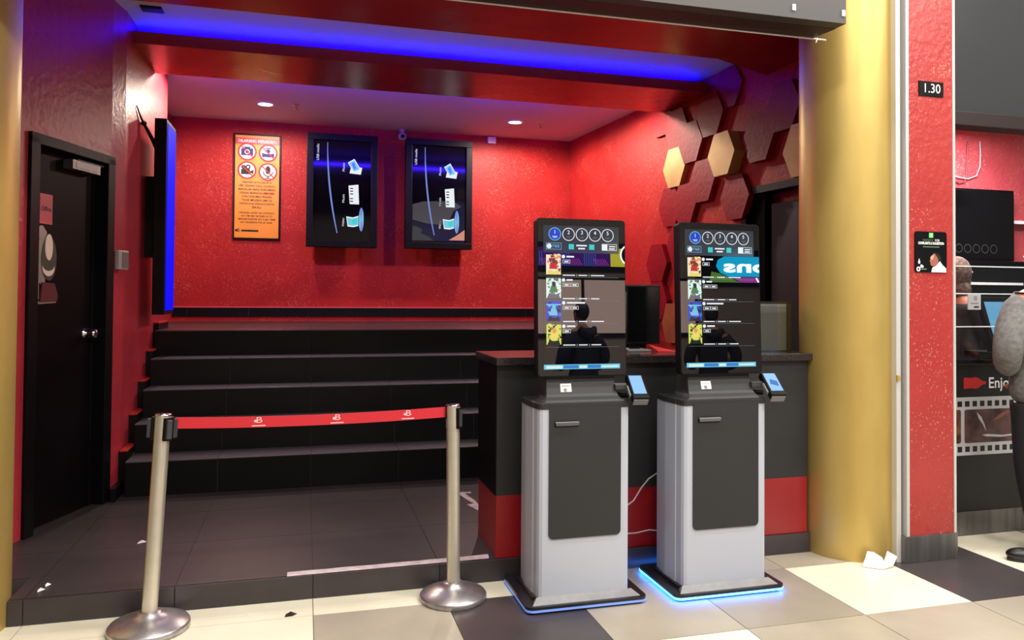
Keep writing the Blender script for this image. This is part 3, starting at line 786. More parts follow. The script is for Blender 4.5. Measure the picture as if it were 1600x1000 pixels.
# ceiling fittings
def downlight(x, y, label, power, visible=True):
    e = world(thing('downlight', (x, y, ZC), label, 'ceiling light', 'round ceiling downlights'))
    MB().lathe((x, y), [(0.066, ZC - 0.004), (0.069, ZC - 0.012), (0.088, ZC - 0.01), (0.092, ZC)], 'white', n=32).build('trim_ring', e)
    MB().lathe((x, y), [(0.0005, ZC - 0.006), (0.067, ZC - 0.006)], 'lamp', n=32).build('lens', e)
    l = bpy.data.lights.new('downlight_lamp', 'SPOT'); l.energy = power; l.color = (1.0, 0.84, 0.68)
    l.spot_size = math.radians(178); l.spot_blend = 0.35; l.shadow_soft_size = 0.03
    o = bpy.data.objects.new('downlight_lamp', l); C.objects.link(o); o.location = (0, 0, -0.03); o.parent = e
LD = [(-0.40, 7.80, 'lit downlight in the rear ceiling above the orange notice', 64), (2.15, 7.82, 'lit downlight in the rear ceiling nearest the right red corner', 112),
      (-0.82, 6.66, 'downlight behind the beam close to the left wall display', 80), (2.55, 6.66, 'downlight behind the beam close to the right hexagon wall', 80)]
for d in LD: downlight(*d)
def sprinkler(x, y, label):
    b = MB(); b.lathe((x, y), [(0.03, ZC), (0.028, ZC - 0.006), (0.01, ZC - 0.008), (0.008, ZC - 0.04), (0.022, ZC - 0.045), (0.02, ZC - 0.05), (0.0005, ZC - 0.052)], 'chrome', n=16)
    tag(b.build('sprinkler_head', origin=(x, y, ZC)), label, 'sprinkler', 'sprinklers in the rear ceiling')
sprinkler(-0.11, 7.74, 'small sprinkler head in the purple ceiling beside the left downlight')
sprinkler(2.43, 7.82, 'small sprinkler head in the ceiling beside the right downlight')
def vent():
    e = world(thing('ceiling_vent', (-1.0, 5.40, ZC), 'small black square vent in the front ceiling strip at upper left', 'vent'))
    b = MB(); x0, x1, y0, y1 = -1.06, -0.93, 5.36, 5.46
    b.box(x0, x1, y0, y1, ZC - 0.012, ZC, 'black'); b.build('frame', e)
    b = MB()
    for k in range(4): b.box(x0 + 0.01, x1 - 0.01, y0 + 0.012 + k * 0.022, y0 + 0.02 + k * 0.022, ZC - 0.016, ZC - 0.01, 'dark_grey')
    b.build('grille', e)
vent()

# ------------------------------------------------------------------ hexagon relief on the right wall
def hexes():
    def wall_pt(s, t): 
        p = RC + RU * s + RN * t; return p
    def place(s, z, t, m, label, R=0.186, H=0.178, name='wall_hexagon'):
        # (s, z) measured on the bare wall as seen from the camera; moved to the front face at stand-off t
        p = RC + RU * s; d = Vector((p.x, p.y, z - 1.42))
        den = d.x * RN.x + d.y * RN.y
        # front face point along the sight line
        k = 1 - t / -(den) if den else 1
        q = Vector((d.x * k, d.y * k)); zz = 1.42 + d.z * k
        s2 = (q - RC).dot(RU)
        pts = [(s2 + R * k * a, min(3.285, zz + H * k * c)) for a, c in ((-1, 0), (-.5, 1), (.5, 1), (1, 0), (.5, -1), (-.5, -1))]
        b = MB(); T = Matrix(((RU.x, 0, RN.x, RC.x), (RU.y, 0, RN.y, RC.y), (0, 1, 0, 0), (0, 0, 0, 1)))
        b.prism(pts, -0.002, t, m, T=T)
        base = T @ Vector((s2, zz, 0))
        o = fixn(b.build(name, origin=base, bevel=0.003)); return tag(o, label, 'wall panel', 'hexagon panels on the right wall')
    G = 'gold_hex'
    place(2.285, 2.615, 0.045, G, 'gold hexagon nearest the back of the room on the right wall', R=0.186)
    place(3.007, 2.615, 0.10, G, 'gold hexagon in the middle of the red hexagon wall', R=0.186)
    place(3.955, 2.483, 0.10, G, 'gold hexagon half hidden by the gold column above the staff doorway', R=0.186, H=0.19)
    place(2.235, 1.19, 0.05, 'copper_hex', 'copper brown hexagon low on the right wall beside the counter monitor', R=0.15, H=0.18)
    place(2.36, 1.90, 0.06, 'red_hex', 'red hexagon peeking out left of the right kiosk screen', R=0.19)
    for s, z, t, l in [(2.55, 2.80, 0.05, 'red hexagon between and above the two full gold hexagons'), (2.85, 2.976, 0.05, 'red hexagon touching the top of the middle gold hexagon'),
                       (3.10, 3.155, 0.03, 'topmost red hexagon under the beam end on the right wall'), (3.48, 2.655, 0.06, 'red hexagon right of the middle gold hexagon'),
                       (3.765, 2.835, 0.06, 'red hexagon above the half hidden gold one by the column'), (2.73, 2.43, 0.05, 'red hexagon below and between the two full gold hexagons'),
                       (2.46, 2.26, 0.045, 'red hexagon below the rear gold hexagon'), (3.19, 2.235, 0.05, 'red hexagon low left of the staff doorway'),
                       (2.05, 3.13, 0.03, 'thin red hexagon highest and farthest back on the right wall'), (2.32, 2.965, 0.035, 'thin red hexagon directly above the rear gold one'),
                       (2.21, 2.262, 0.03, 'thin red hexagon just below the rear gold one'), (1.98, 1.75, 0.05, 'red hexagon above the counter monitor'),
                       (1.985, 1.40, 0.05, 'red hexagon partly behind the counter monitor')]:
        place(s, z, t, 'red_hex', l, R=0.19, H=0.179)
hexes()

# staff doorway in the right wall
def staff_door():
    def P(s, t): return RC + RU * s + RN * t
    T = Matrix(((RU.x, 0, RN.x, RC.x), (RU.y, 0, RN.y, RC.y), (0, 1, 0, 0), (0, 0, 0, 1)))   # (s, z, t)
    base = T @ Vector((3.65, ZP, 0))
    e = world(thing('door_2', base, 'black framed staff doorway in the hexagon wall, dark leaf standing open', 'door'))
    b = MB(T=None)
    def bx(bb, s0, s1, z0, z1, t0, t1, m): bb.box(s0, s1, z0, z1, t0, t1, m, T=T)
    bx(b, 3.306, 3.37, ZP, 2.28, -0.12, 0.02, 'black'); bx(b, 3.306, 4.25, 2.225, 2.28, -0.12, 0.02, 'black'); bx(b, 4.19, 4.25, ZP, 2.28, -0.12, 0.02, 'black')
    fixn(b.build('door_frame', e))
    b = MB(); bx(b, 3.37, 3.52, ZP, 2.225, -0.10, -0.04, 'door_black'); fixn(b.build('fixed_panel', e))
    b = MB(); bx(b, 3.56, 4.185, ZP, 2.14, -0.115, -0.07, 'charcoal'); fixn(b.build('door_leaf', e))
    # small back room beyond
    b = MB()
    p = [P(2.9, -0.9), P(4.3, -0.9), P(4.3, -0.95), P(2.9, -0.95)]
    b.prism(p, 0, 2.7, 'red_wall')
    p = [P(2.9, -0.12), P(4.25, -0.12), P(4.25, -0.95), P(2.9, -0.95)]
    b.prism(p, 2.62, 2.7, 'ceiling')
    struct(fixn(b.build('wall_staff_room')))
    l = bpy.data.lights.new('staff_room_lamp', 'POINT'); l.energy = 10; l.color = (1, .85, .7); l.shadow_soft_size = 0.1
    o = bpy.data.objects.new('staff_room_lamp', l); C.objects.link(o); q = P(3.75, -0.6); o.location = (q.x, q.y, 2.45)
staff_door()

# ------------------------------------------------------------------ ticket counter
def counter():
    e = world(thing('ticket_counter', (1.84, 3.95, ZP), 'black and red ticket counter with dark worktop behind the kiosks', 'counter'))
    x0, x1, y0, y1 = 0.937, 2.745, 3.715, 4.12
    zs = 0.42
    MB().box(x0, x1, y0, y1, ZP, zs, 'counter_red').build('lower_panel', e, bevel=0.002)['label'] = 'glossy red lower panel'
    b = MB(); b.box(x0, x1, y0, y1, zs, 1.075, 'charcoal'); b.build('upper_panel', e, bevel=0.002); MB().box(x0 - 0.004, x0, y0 + 0.012, y1, zs, 1.075, 'door_black').build('side_panel', e)['label'] = 'black left side panel'  # thin black sheet stands in for shade on the counter's left side
    b = MB(); b.box(x0 - 0.012, x1 + 0.02, y0 - 0.03, y1 + 0.05, 1.075, 1.115, 'counter_top'); b.build('worktop', e, bevel=0.004)
counter()

# monitor, acrylic holders on the counter
def pos_monitor():
    x0, x1, y, zt_ = 1.74, 1.985, 4.02, 1.115
    e = world(thing('counter_monitor', (1.86, 4.06, zt_), 'black monitor standing on the ticket counter between the two kiosks', 'monitor'))
    MB().box(x0, x1, y, y + 0.045, 1.155, 1.495, 'black').build('case', e, bevel=0.006)
    MB().box(x0 + 0.045, x1 - 0.012, y - 0.002, y, 1.17, 1.482, 'black_gloss').build('panel', e)
    MB().box(x0 - 0.002, x0 + 0.03, y - 0.004, y + 0.03, 1.155, 1.455, 'mid_grey').build('side_strip', e)
    b = MB(); b.box(x0 + 0.02, x0 + 0.16, y - 0.06, y + 0.12, zt_, zt_ + 0.012, 'mid_grey'); b.box(x0 + 0.07, x0 + 0.13, y + 0.02, y + 0.05, zt_ + 0.012, 1.18, 'black'); b.build('stand', e, bevel=0.003)
pos_monitor()
o = MB().add([(1.93, 3.93, 1.116), (2.03, 3.9, 1.116), (2.03, 3.97, 1.117), (1.9, 4.0, 1.15), (1.93, 3.93, 1.119), (2.03, 3.9, 1.119), (2.03, 3.97, 1.12), (1.9, 4.0, 1.153)], [(0, 1, 2, 3), (7, 6, 5, 4), (0, 4, 5, 1), (1, 5, 6, 2), (2, 6, 7, 3), (3, 7, 4, 0)], 'ink_red').build('leaflet', origin=(1.98, 3.95, 1.116))
tag(fixn(o), 'red leaflet lying on the counter beside the monitor', 'leaflet')
def acrylic(x, y, w, d, h, label, wh):
    e = world(thing('acrylic_box', (x, y, 1.115), label, 'acrylic stand', 'clear acrylic stands on the counter'))
    t = 0.005; z = 1.115
    b = MB(); b.box(x, x + w, y, y + t, z, z + h, 'acrylic'); b.box(x, x + w, y + d - t, y + d, z, z + h, 'acrylic')
    b.box(x, x + t, y + t, y + d - t, z, z + h, 'acrylic'); b.box(x + w - t, x + w, y + t, y + d - t, z, z + h, 'acrylic'); b.box(x + t, x + w - t, y + t, y + d - t, z, z + t, 'acrylic')
    b.build('walls', e)
    if wh: MB().box(x + 0.012, x + w - 0.012, y + d * .5, y + d * .5 + 0.004, z + 0.006, z + wh, 'light_grey').build('insert_card', e)
acrylic(2.42, 3.82, 0.30, 0.07, 0.29, 'taller clear acrylic stand with a pale card at the right end of the counter', 0.275)
acrylic(2.46, 3.93, 0.33, 0.08, 0.21, 'shorter clear acrylic stand behind the taller one at the counter end', 0.17)

# ------------------------------------------------------------------ stanchions and belt
def stanchion(cx, cy, r, lean, label, head_slots):
    e = world(thing('queue_stanchion', (cx, cy, 0), label, 'barrier post', 'belt barrier posts'))
    MB().lathe((cx, cy), [(0.0005, 0.0), (r, 0.0), (r, 0.022), (r - 0.006, 0.03), (r * 0.55, 0.055), (0.048, 0.07), (0.045, 0.078), (0.0005, 0.078)], 'base_steel', n=64).build('base', e)['label'] = 'polished domed steel base'
    Rm = Matrix.Translation((cx, cy, 0.06)) @ Matrix.Rotation(lean, 4, 'Y') @ Matrix.Translation((-cx, -cy, -0.06))
    MB().cyl((cx, cy), 0.0315, 0.072, 0.85, 'steel', n=40, T=Rm).build('pole', e)
    b = MB(); b.cyl((cx, cy), 0.0335, 0.80, 0.902, 'steel', n=40, T=Rm); b.lathe((cx, cy), [(0.0335, 0.902), (0.035, 0.904), (0.035, 0.909), (0.03, 0.912), (0.0005, 0.912)], 'chrome', n=40, T=Rm)
    h = b.build('head', e)
    for a in head_slots:
        Q = Rm @ Matrix.Translation((cx, cy, 0)) @ Matrix.Rotation(math.radians(a), 4, 'Z')
        b = MB(); b.box(0.030, 0.044, -0.016, 0.016, 0.80, 0.897, 'black', T=Q); b.box(0.044, 0.060 if len(head_slots) > 1 else 0.047, -0.011, 0.011, 0.81, 0.89, 'dark_grey', T=Q); b.build('belt_slot', h, origin=(cx, cy, 0), bevel=0.002)
    return e, Rm
lx, ly, rx_, ry_ = -0.622, 3.535, 0.689, 3.545
el, RmL = stanchion(lx, ly, 0.163, math.radians(2.9), 'left steel barrier post, leaning, with the red belt coming out of its head', (0, 180, -52))
er, RmR = stanchion(rx_, ry_, 0.157, math.radians(-0.6), 'upright steel barrier post beside the left kiosk, taking the end of the red belt', (-48,))
def belt():
    p = RmL @ Vector((lx + 0.05, ly, 0.872)); q = RmR @ Vector((rx_ - 0.035, ry_, 0.876))
    b = MB(); n = 24; h = 0.024; vs = []
    def at(t):
        c = p.lerp(q, t); c.z -= 0.012 * 4 * t * (1 - t); return c
    for i in range(n + 1):
        c = at(i / n)
        vs += [(c.x, c.y - 0.0012, c.z - h), (c.x, c.y - 0.0012, c.z + h), (c.x, c.y + 0.0012, c.z + h), (c.x, c.y + 0.0012, c.z - h)]
    fs = [(i * 4 + k, i * 4 + (k + 1) % 4, i * 4 + 4 + (k + 1) % 4, i * 4 + 4 + k) for i in range(n) for k in range(4)] + [(3, 2, 1, 0), (n * 4, n * 4 + 1, n * 4 + 2, n * 4 + 3)]
    b.add(vs, fs, 'belt')
    for t in (0.288, 0.575, 0.848):
        c = at(t); T = frame((c.x, c.y - 0.0016, c.z), (q - p), (0, 0, 1))
        b.text('B', 0.004, 0.007, 0.036, 'belt_mark', 0, width=0.024, T=T); b.disc(-0.013, 0.004, 0.006, 'belt_mark', 0, T=T); b.rect(-0.028, -0.019, 0.03, -0.0145, 'belt_mark', 0, T)
    o = fixn(b.build('belt', el)); o['label'] = 'red belt with pale round emblems'
    MB().box(q.x - 0.002, q.x + 0.012, q.y - 0.012, q.y + 0.012, q.z - 0.03, q.z + 0.03, 'black').build('belt_clip', el)
belt()

# ------------------------------------------------------------------ self-service kiosks
def V_(a, H): return H * (1 - a)
def kiosk_ui(b, T, W, H):
    """u 0..W, v 0..H upward"""
    b.rect(0, 0, W, H, 'screen_black', 0, T); w = 0.0006
    b.rect(0, V_(.19, H), W, H, 'e_head', w * .3, T)  # grey band paints in the mall ceiling mirrored by the glass
    def U(a): return a * W
    def V(a): return H * (1 - a)
    for k, u in enumerate((.15, .33, .506, .68, .85)):
        r = .0275
        b.ring(U(u), V(.06), r, r + .0035, 'e_lblue' if k == 0 else 'e_white', w, T=T)
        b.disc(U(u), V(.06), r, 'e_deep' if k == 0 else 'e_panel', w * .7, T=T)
        b.text(str(k + 1), U(u), V(.047), .025, 'e_white', w * 2, T=T, bold=0.01)
        b.rect(U(u) - .013, V(.0785), U(u) + .013, V(.0745), 'e_white' if k == 0 else 'e_grey', w * 2, T)
        b.rect(U(u) - .009, V(.0865), U(u) + .009, V(.083), 'e_white' if k == 0 else 'e_grey', w * 2, T)
    # second row
    def outl(a, c, d, e_, t, m):
        u0, v0, u1, v1 = U(a), V(d), U(c), V(e_)
        b.rect(u0, v0, u1, v0 + t, m, w, T); b.rect(u0, v1 - t, u1, v1, m, w, T); b.rect(u0, v0 + t, u0 + t, v1 - t, m, w, T); b.rect(u1 - t, v0 + t, u1, v1 - t, m, w, T)
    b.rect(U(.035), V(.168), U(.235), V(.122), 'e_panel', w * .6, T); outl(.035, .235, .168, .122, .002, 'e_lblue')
    b.disc(U(.075), V(.145), .012, 'e_white', w * 1.4, T=T); b.rect(U(.06), V(.162), U(.09), V(.15), 'e_white', w * 1.5, T)
    b.text('F&B', U(.165), V(.145), .021, 'e_lblue', w * 2, width=.034, T=T)
    for u in (.365, .635): b.rect(U(u) - .013, V(.165), U(u) + .013, V(.128), 'e_teal', w, T)
    b.rect(U(.43), V(.142), U(.57), V(.132), 'e_white', w, T); b.rect(U(.455), V(.163), U(.545), V(.153), 'e_white', w, T)
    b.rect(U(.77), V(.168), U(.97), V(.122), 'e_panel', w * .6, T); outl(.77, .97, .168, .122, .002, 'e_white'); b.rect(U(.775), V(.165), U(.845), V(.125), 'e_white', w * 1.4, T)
    b.rect(U(.865), V(.143), U(.95), V(.135), 'e_white', w * 1.5, T); b.rect(U(.865), V(.16), U(.945), V(.151), 'e_white', w * 1.5, T)
    rows = (.205, .368, .527, .69)
    for k, v in enumerate(rows):
        u0, u1, va, vb = .035, .225, v, v + .138
        base = ('e_cream', 'e_mint', 'e_deep', 'e_lime')[k]
        b.rect(U(u0), V(vb), U(u1), V(va), base, w, T)
        rnd = random.Random(40 + k)
        cols = (('e_red', 'e_orange', 'e_yellow', 'e_brown', 'e_cream'), ('e_mint', 'e_white', 'e_grey', 'e_green', 'e_mint'), ('e_deep', 'e_blue', 'e_navy', 'e_lblue', 'e_deep'), ('e_lime', 'e_dkgreen', 'e_yellow', 'e_green', 'e_dkgreen'))[k]
        for q in range(46):
            a = u0 + .012 + rnd.random() * (u1 - u0 - .03); c = va + .006 + rnd.random() * .12; z_ = .006 + .012 * rnd.random()
            b.flat([(U(a), V(c)), (U(a) + z_ * rnd.uniform(.4, 1), V(c) + z_ * rnd.uniform(-.6, .2)), (min(U(u1), U(a) + z_ * rnd.uniform(.5, 1.2)), V(c) + z_ * rnd.uniform(.3, 1)), (U(a) - z_ * .2, V(c) + z_ * .7)], rnd.choice(cols), w * (1.2 + q * .01), T)
        mid = U((u0 + u1) / 2)
        body_, head_, foot_ = (('e_red', 'e_brown', 'e_yellow'), ('e_green', 'e_dkgreen', 'e_grey'), ('e_lblue', 'e_teal', 'e_navy'), ('e_yellow', 'e_orange', 'e_dkgreen'))[k]
        b.flat([(mid - .022, V(vb - .04)), (mid + .02, V(vb - .038)), (mid + .013, V(va + .055)), (mid - .012, V(va + .052))], body_, w * 2.2, T)
        b.disc(mid + .001, V(va + .042), .0095, head_, w * 2.4, ry=.013, T=T)
        b.flat([(U(u0) + .004, V(vb)), (U(u1) - .004, V(vb)), (U(u1) - .012, V(vb - .032)), (mid, V(vb - .022)), (U(u0) + .014, V(vb - .036))], foot_, w * 2.3, T)
        if k == 2: b.rect(U(u0), V(va + .03), U(u1), V(va + .02), 'e_lblue', w * 2.5, T)
        b.disc(U(.26), V(v + .012), .0085, 'e_white', w, n=16, T=T)
        b.rect(U(.30), V(v + .017), U((.40, .38, .54, .41)[k]), V(v + .006), 'e_white', w, T)
        nb = (1, 2, 2, 1)[k]
        for j in range(nb):
            a = .25 + j * .105
            outl(a, a + .098, v + .058, v + .034, .0016, 'e_white'); b.rect(U(a + .022), V(v + .051), U(a + .076), V(v + .042), 'e_white', w, T)
        for a, c in ((.25, .41), (.455, .57), (.62, (.80, .73, .79, .75)[k])):
            b.rect(U(a), V(v + .145), U(c), V(v + .138), 'e_white', w, T)
        for a in (.432, .595): b.rect(U(a) - .0008, V(v + .148), U(a) + .0008, V(v + .135), 'e_white', w, T)
        b.rect(U(.035), V(v + .157), U(.995), V(v + .1545), 'e_grey', w, T)
    b.rect(0, V(.998), W, V(.965), 'e_cyan', w, T); b.rect(U(.03), V(.993), U(.24), V(.973), 'e_mint', w * 2, T); b.rect(U(.46), V(.992), U(.56), V(.974), 'e_mint', w * 2, T)
    b.rect(U(.25), V(.993), U(.45), V(.97), 'e_blue', w * 2, T); b.rect(U(.57), V(.993), U(.74), V(.97), 'e_blue', w * 2, T)
    b.rect(U(.75), V(.988), U(.98), V(.976), 'e_mint', w * 2, T)

def rrect(x0, x1, z0, z1, r, n=6, corners=(1, 1, 1, 1)):
    pts = []
    for (cx, cz, a0, on) in ((x1 - r, z1 - r, 0, corners[0]), (x0 + r, z1 - r, 90, corners[1]), (x0 + r, z0 + r, 180, corners[2]), (x1 - r, z0 + r, 270, corners[3])):
        if not on:
            pts.append((cx + (r if a0 in (0, 270) else -r), cz + (r if a0 in (0, 90) else -r))); continue
        for k in range(n + 1):
            a = math.radians(a0 + 90 * k / n); pts.append((cx + r * math.cos(a), cz + r * math.sin(a)))
    return pts

def kiosk(x, y, label, led, sticker_plain, rz=0.0):
    e = thing('ticket_kiosk', (x, y, 0), label, 'kiosk', 'self-service ticket kiosks', rz=rz)
    # base plate with a light line round its edge
    bw, bf, bb = 0.293, -0.215, 0.215
    pl = MB()
    pl.prism(rrect(-bw + 0.014, bw - 0.014, bf + 0.014, bb - 0.014, 0.03), 0.0, 0.011, 'kiosk_dark'); pl.prism(rrect(-bw, bw, bf, bb, 0.035), 0.021, 0.034, 'kiosk_dark')
    plate = fixn(pl.build('base_plate', e, bevel=0.002))
    fixn(MB().prism(rrect(-bw - 0.001, bw + 0.001, bf - 0.001, bb + 0.001, 0.035), 0.011, 0.021, led).build('light_line', plate))['label'] = 'glowing light line around the base'
    # silver sloped skirt in front, dark skirt elsewhere
    b = MB()
    b.add([(-0.262, -0.197, 0.034), (0.262, -0.197, 0.034), (0.232, -0.158, 0.056), (-0.232, -0.158, 0.056), (-0.232, -0.12, 0.034), (0.232, -0.12, 0.034)],
          [(0, 1, 2, 3), (0, 3, 4), (1, 5, 2), (3, 2, 5, 4), (0, 4, 5, 1)], 'kiosk_silver')
    fixn(b.build('front_skirt', e))
    b = MB(); b.prism(rrect(-0.245, 0.245, -0.15, 0.15, 0.03), 0.034, 0.05, 'kiosk_dark'); b.build('skirt', e)
    # body shell: slightly wrap-around sides with a groove
    prof = [(-0.205, -0.152), (0.205, -0.152), (0.219, -0.146), (0.226, -0.13), (0.228, -0.085), (0.232, -0.08), (0.236, 0.02), (0.225, 0.13), (-0.225, 0.13), (-0.236, 0.02), (-0.232, -0.08), (-0.228, -0.085), (-0.226, -0.13), (-0.219, -0.146)]
    b = MB(); b.prism(prof, 0.05, 0.915, 'kiosk_white'); b.build('body', e)
    # black front door panel
    b = MB(); b.prism(rrect(-0.176, 0.178, 0.312, 0.915, 0.022, corners=(0, 0, 1, 1)), -0.158, -0.150, 'kiosk_black', axis='y')
    dp = fixn(b.build('front_door', e, bevel=0.0015))
    b = MB(); b.box(-0.150, -0.036, -0.163, -0.157, 0.825, 0.850, 'black'); b.add([(-0.146, -0.165, 0.829), (-0.036, -0.165, 0.829), (-0.036, -0.176, 0.845), (-0.15, -0.176, 0.845), (-0.15, -0.163, 0.848), (-0.036, -0.163, 0.848)], [(0, 1, 2, 3), (3, 2, 5, 4), (0, 3, 4), (1, 5, 2)], 'mid_grey')
    fixn(b.build('ticket_slot', dp))
    # black shoulder + swept neck
    b = MB(); b.prism([(px * 1.008, py * 1.02) for px, py in prof], 0.905, 0.93, 'kiosk_black'); b.build('shoulder', e, bevel=0.004)
    secs = [(0.925, 0.216, -0.150), (0.934, 0.200, -0.148), (0.943, 0.188, -0.140), (0.956, 0.180, -0.122), (0.968, 0.177, -0.112), (1.00, 0.174, -0.100), (1.04, 0.171, -0.088), (1.075, 0.170, -0.08)]
    b = MB(); vs = []
    for z, hw, yf in secs: vs += [(-hw, yf, z), (hw, yf, z), (hw, 0.02, z), (-hw, 0.02, z)]
    fs = [(k * 4 + i, k * 4 + (i + 1) % 4, k * 4 + 4 + (i + 1) % 4, k * 4 + 4 + i) for k in range(len(secs) - 1) for i in range(4)] + [(3, 2, 1, 0)]
    n4 = (len(secs) - 1) * 4; fs.append((n4, n4 + 1, n4 + 2, n4 + 3))
    b.add(vs, fs, 'kiosk_black'); nk = fixn(b.build('neck', e, bevel=0.003))
    # reader sticker on the neck
    Ts = frame((-0.078, -0.1045, 0.990), (1, 0, 0), (0, 0.30, 0.95))
    b = MB(); b.rect(-0.027, -0.024, 0.027, 0.026, 'paper', 0.0, Ts); b.disc(-0.004, -0.004, 0.009, 'mid_grey', 0.0004, T=Ts); b.rect(-0.02, 0.012, 0.02, 0.017, 'cream_card' if not sticker_plain else 'light_grey', 0.0004, Ts)
    b.build('reader_sticker', nk)['label'] = 'white square reader sticker'
    # screen head
    tilt = math.radians(2.2); z0, hw, hh, th = 1.050, 0.2225, 0.742, 0.052
    Th = Matrix.Translation((0, -0.118, z0)) @ Matrix.Rotation(-tilt, 4, 'X')
    b = MB(); b.prism(rrect(-hw, hw, 0, hh, 0.018), 0.0, th, 'black', axis='y', T=Th)
    hd = fixn(b.build('screen_housing', e, bevel=0.004, seg=3))
    b = MB(); b.box(-0.10, 0.10, th, th + 0.06, 0.02, 0.30, 'black', T=Th); b.build('rear_cover', hd)
    b = MB(); b.prism(rrect(-hw + 0.004, hw - 0.004, 0.004, hh - 0.004, 0.014), -0.0022, -0.0004, 'screen_black', axis='y', T=Th)
    W, H = 0.380, 0.675
    Tu = Th @ Matrix.Translation((-W / 2 - 0.002, -0.0028, 0.033)) @ Matrix.Rotation(PI / 2, 4, 'X')
    kiosk_ui(b, Tu, W, H)
    scr = b.build('screen', hd); scr['label'] = 'lit screen listing shows in numbered steps'
    # payment terminal on an arm at the right
    Tr = Matrix.Translation((0.265, -0.150, 0.985)) @ Matrix.Rotation(math.radians(-7), 4, 'Z') @ Matrix.Rotation(math.radians(38), 4, 'X')
    b = MB(); b.tube([(0.172, -0.07, 0.965), (0.205, -0.085, 0.952), (0.235, -0.11, 0.952)], 0.011, 'black', n=10); b.box(0.165, 0.245, -0.12, -0.06, 0.982, 1.008, 'dark_grey'); arm = b.build('terminal_arm', e, bevel=0.003)
    b = MB(); b.box(-0.042, 0.042, -0.07, 0.085, -0.018, 0.018, 'black', T=Tr); tm = b.build('payment_terminal', arm, bevel=0.006, seg=3)
    b = MB(); b.box(-0.031, 0.031, -0.045, 0.075, 0.018, 0.0188, 'e_ticket', T=Tr)
    if not sticker_plain: 
        b.flat([(-0.02, 0.0), (0.02, -0.015), (0.022, 0.02), (-0.012, 0.035)], 'e_blue', 0.0193, Tr)
    b.build('terminal_screen', arm)['label'] = 'pale blue terminal screen'
    b = MB(); b.box(-0.036, 0.036, -0.073, -0.069, -0.03, 0.004, 'mid_grey', T=Tr); b.box(-0.050, -0.042, -0.045, 0.02, -0.010, 0.008, 'mid_grey', T=Tr); b.build('card_slot', arm, bevel=0.002)
    return e
k1 = kiosk(1.262, 3.478, 'left ticket kiosk, dark base with a faint light line, nearest the barrier', 'led_blue_dim', True)
k2 = kiosk(1.975, 3.445, 'right ticket kiosk, base glowing bright blue, nearest the gold column', 'led_cyan', False)

# cables between kiosks
b = MB(); b.tube([(1.49, 3.60, 0.33), (1.60, 3.62, 0.352), (1.645, 3.63, 0.375), (1.70, 3.65, 0.435), (1.745, 3.66, 0.475), (1.80, 3.67, 0.5)], 0.004, 'cable', n=6)
tag(b.build('power_cable', origin=(1.6, 3.6, 0.35)), 'thin pale cable rising behind the gap between the kiosks', 'cable')
b = MB(); b.tube([(1.48, 3.60, 0.225), (1.58, 3.62, 0.212), (1.66, 3.63, 0.208), (1.74, 3.64, 0.215), (1.79, 3.62, 0.212)], 0.0035, 'cable', n=6)
tag(b.build('power_cable', origin=(1.6, 3.6, 0.2)), 'thin pale cable hanging low between the kiosks near the floor', 'cable')

# ------------------------------------------------------------------ litter, tape
def flatmesh(name, pts, z, t, m, label, cat):
    o = fixn(MB().prism(pts, z, z + t, m).build(name, origin=(pts[0][0], pts[0][1], z))); return tag(o, label, cat)
pts = [(-0.066, 3.716)] + [(x, 3.717 + 0.012 * (x + 0.07)) for x in (0.2, 0.5, 0.8)] + [(0.905, 3.728), (0.915, 3.788)] + [(x, 3.776 + 0.012 * x + random.uniform(-.006, .004)) for x in (0.8, 0.7, 0.62, 0.55, 0.48, 0.4, 0.33, 0.2, 0.12, 0.05)] + [(-0.066, 3.772)]
flatmesh('floor_tape', pts, ZP, 0.001, 'white_tape', 'worn white tape strip along the front edge of the platform', 'tape')
flatmesh('floor_marking', [(0.985, 5.03), (1.10, 5.03), (1.10, 4.98), (1.045, 4.98), (1.13, 4.78), (1.00, 4.73), (1.10, 4.45), (1.14, 4.45), (1.14, 4.80), (1.06, 4.86), (1.09, 4.94)][::-1] if False else [(0.99, 5.03), (1.09, 5.02), (1.085, 4.985), (1.04, 4.985), (1.07, 4.80), (1.07, 4.47), (1.0, 4.72), (1.05, 4.735), (1.03, 4.80)], ZP, 0.001, 'white_tape', 'angular white floor marking on the platform beside the counter', 'marking')
def crumple():
    b = MB()
    P = [(2.868, 3.425, 0.004), (2.93, 3.372, 0.004), (2.975, 3.40, 0.05), (2.945, 3.428, 0.072), (2.915, 3.44, 0.075), (2.895, 3.43, 0.045), (2.955, 3.362, 0.004), (3.02, 3.372, 0.012), (3.075, 3.405, 0.045), (3.03, 3.425, 0.072), (2.985, 3.40, 0.03)]
    b.add(P, [(0, 1, 2, 5), (5, 2, 3, 4), (1, 6, 10, 2), (6, 7, 9, 10), (7, 8, 9)], 'paper')
    o = b.build('crumpled_paper', origin=(2.95, 3.4, 0)); s = o.modifiers.new('thickness', 'SOLIDIFY'); s.thickness = 0.002
    tag(o, 'crumpled white paper on the floor at the foot of the gold column', 'paper')
crumple()
def scrap(x, y, z, s, m, label, rot=0.3):
    b = MB(T=Matrix.Translation((x, y, z)) @ Matrix.Rotation(rot, 4, 'Z'))
    b.add([(-s, -s * .3, 0.001), (s * .2, -s * .5, 0.004), (s, s * .1, 0.002), (s * .1, s * .5, 0.012), (-s * .7, s * .3, 0.006)], [(0, 1, 3, 4), (1, 2, 3)], m)
    o = b.build('paper_scrap', origin=(x, y, z)); q = o.modifiers.new('thickness', 'SOLIDIFY'); q.thickness = 0.001
    tag(o, label, 'litter', 'scraps of litter')
scrap(-1.108, 3.80, ZP, 0.018, 'paper', 'white scrap on the platform by the left gold column, nearer its edge', 0.7)
scrap(-1.098, 3.86, ZP, 0.016, 'paper', 'white scrap on the platform by the left gold column, farther from its edge', 0.9)
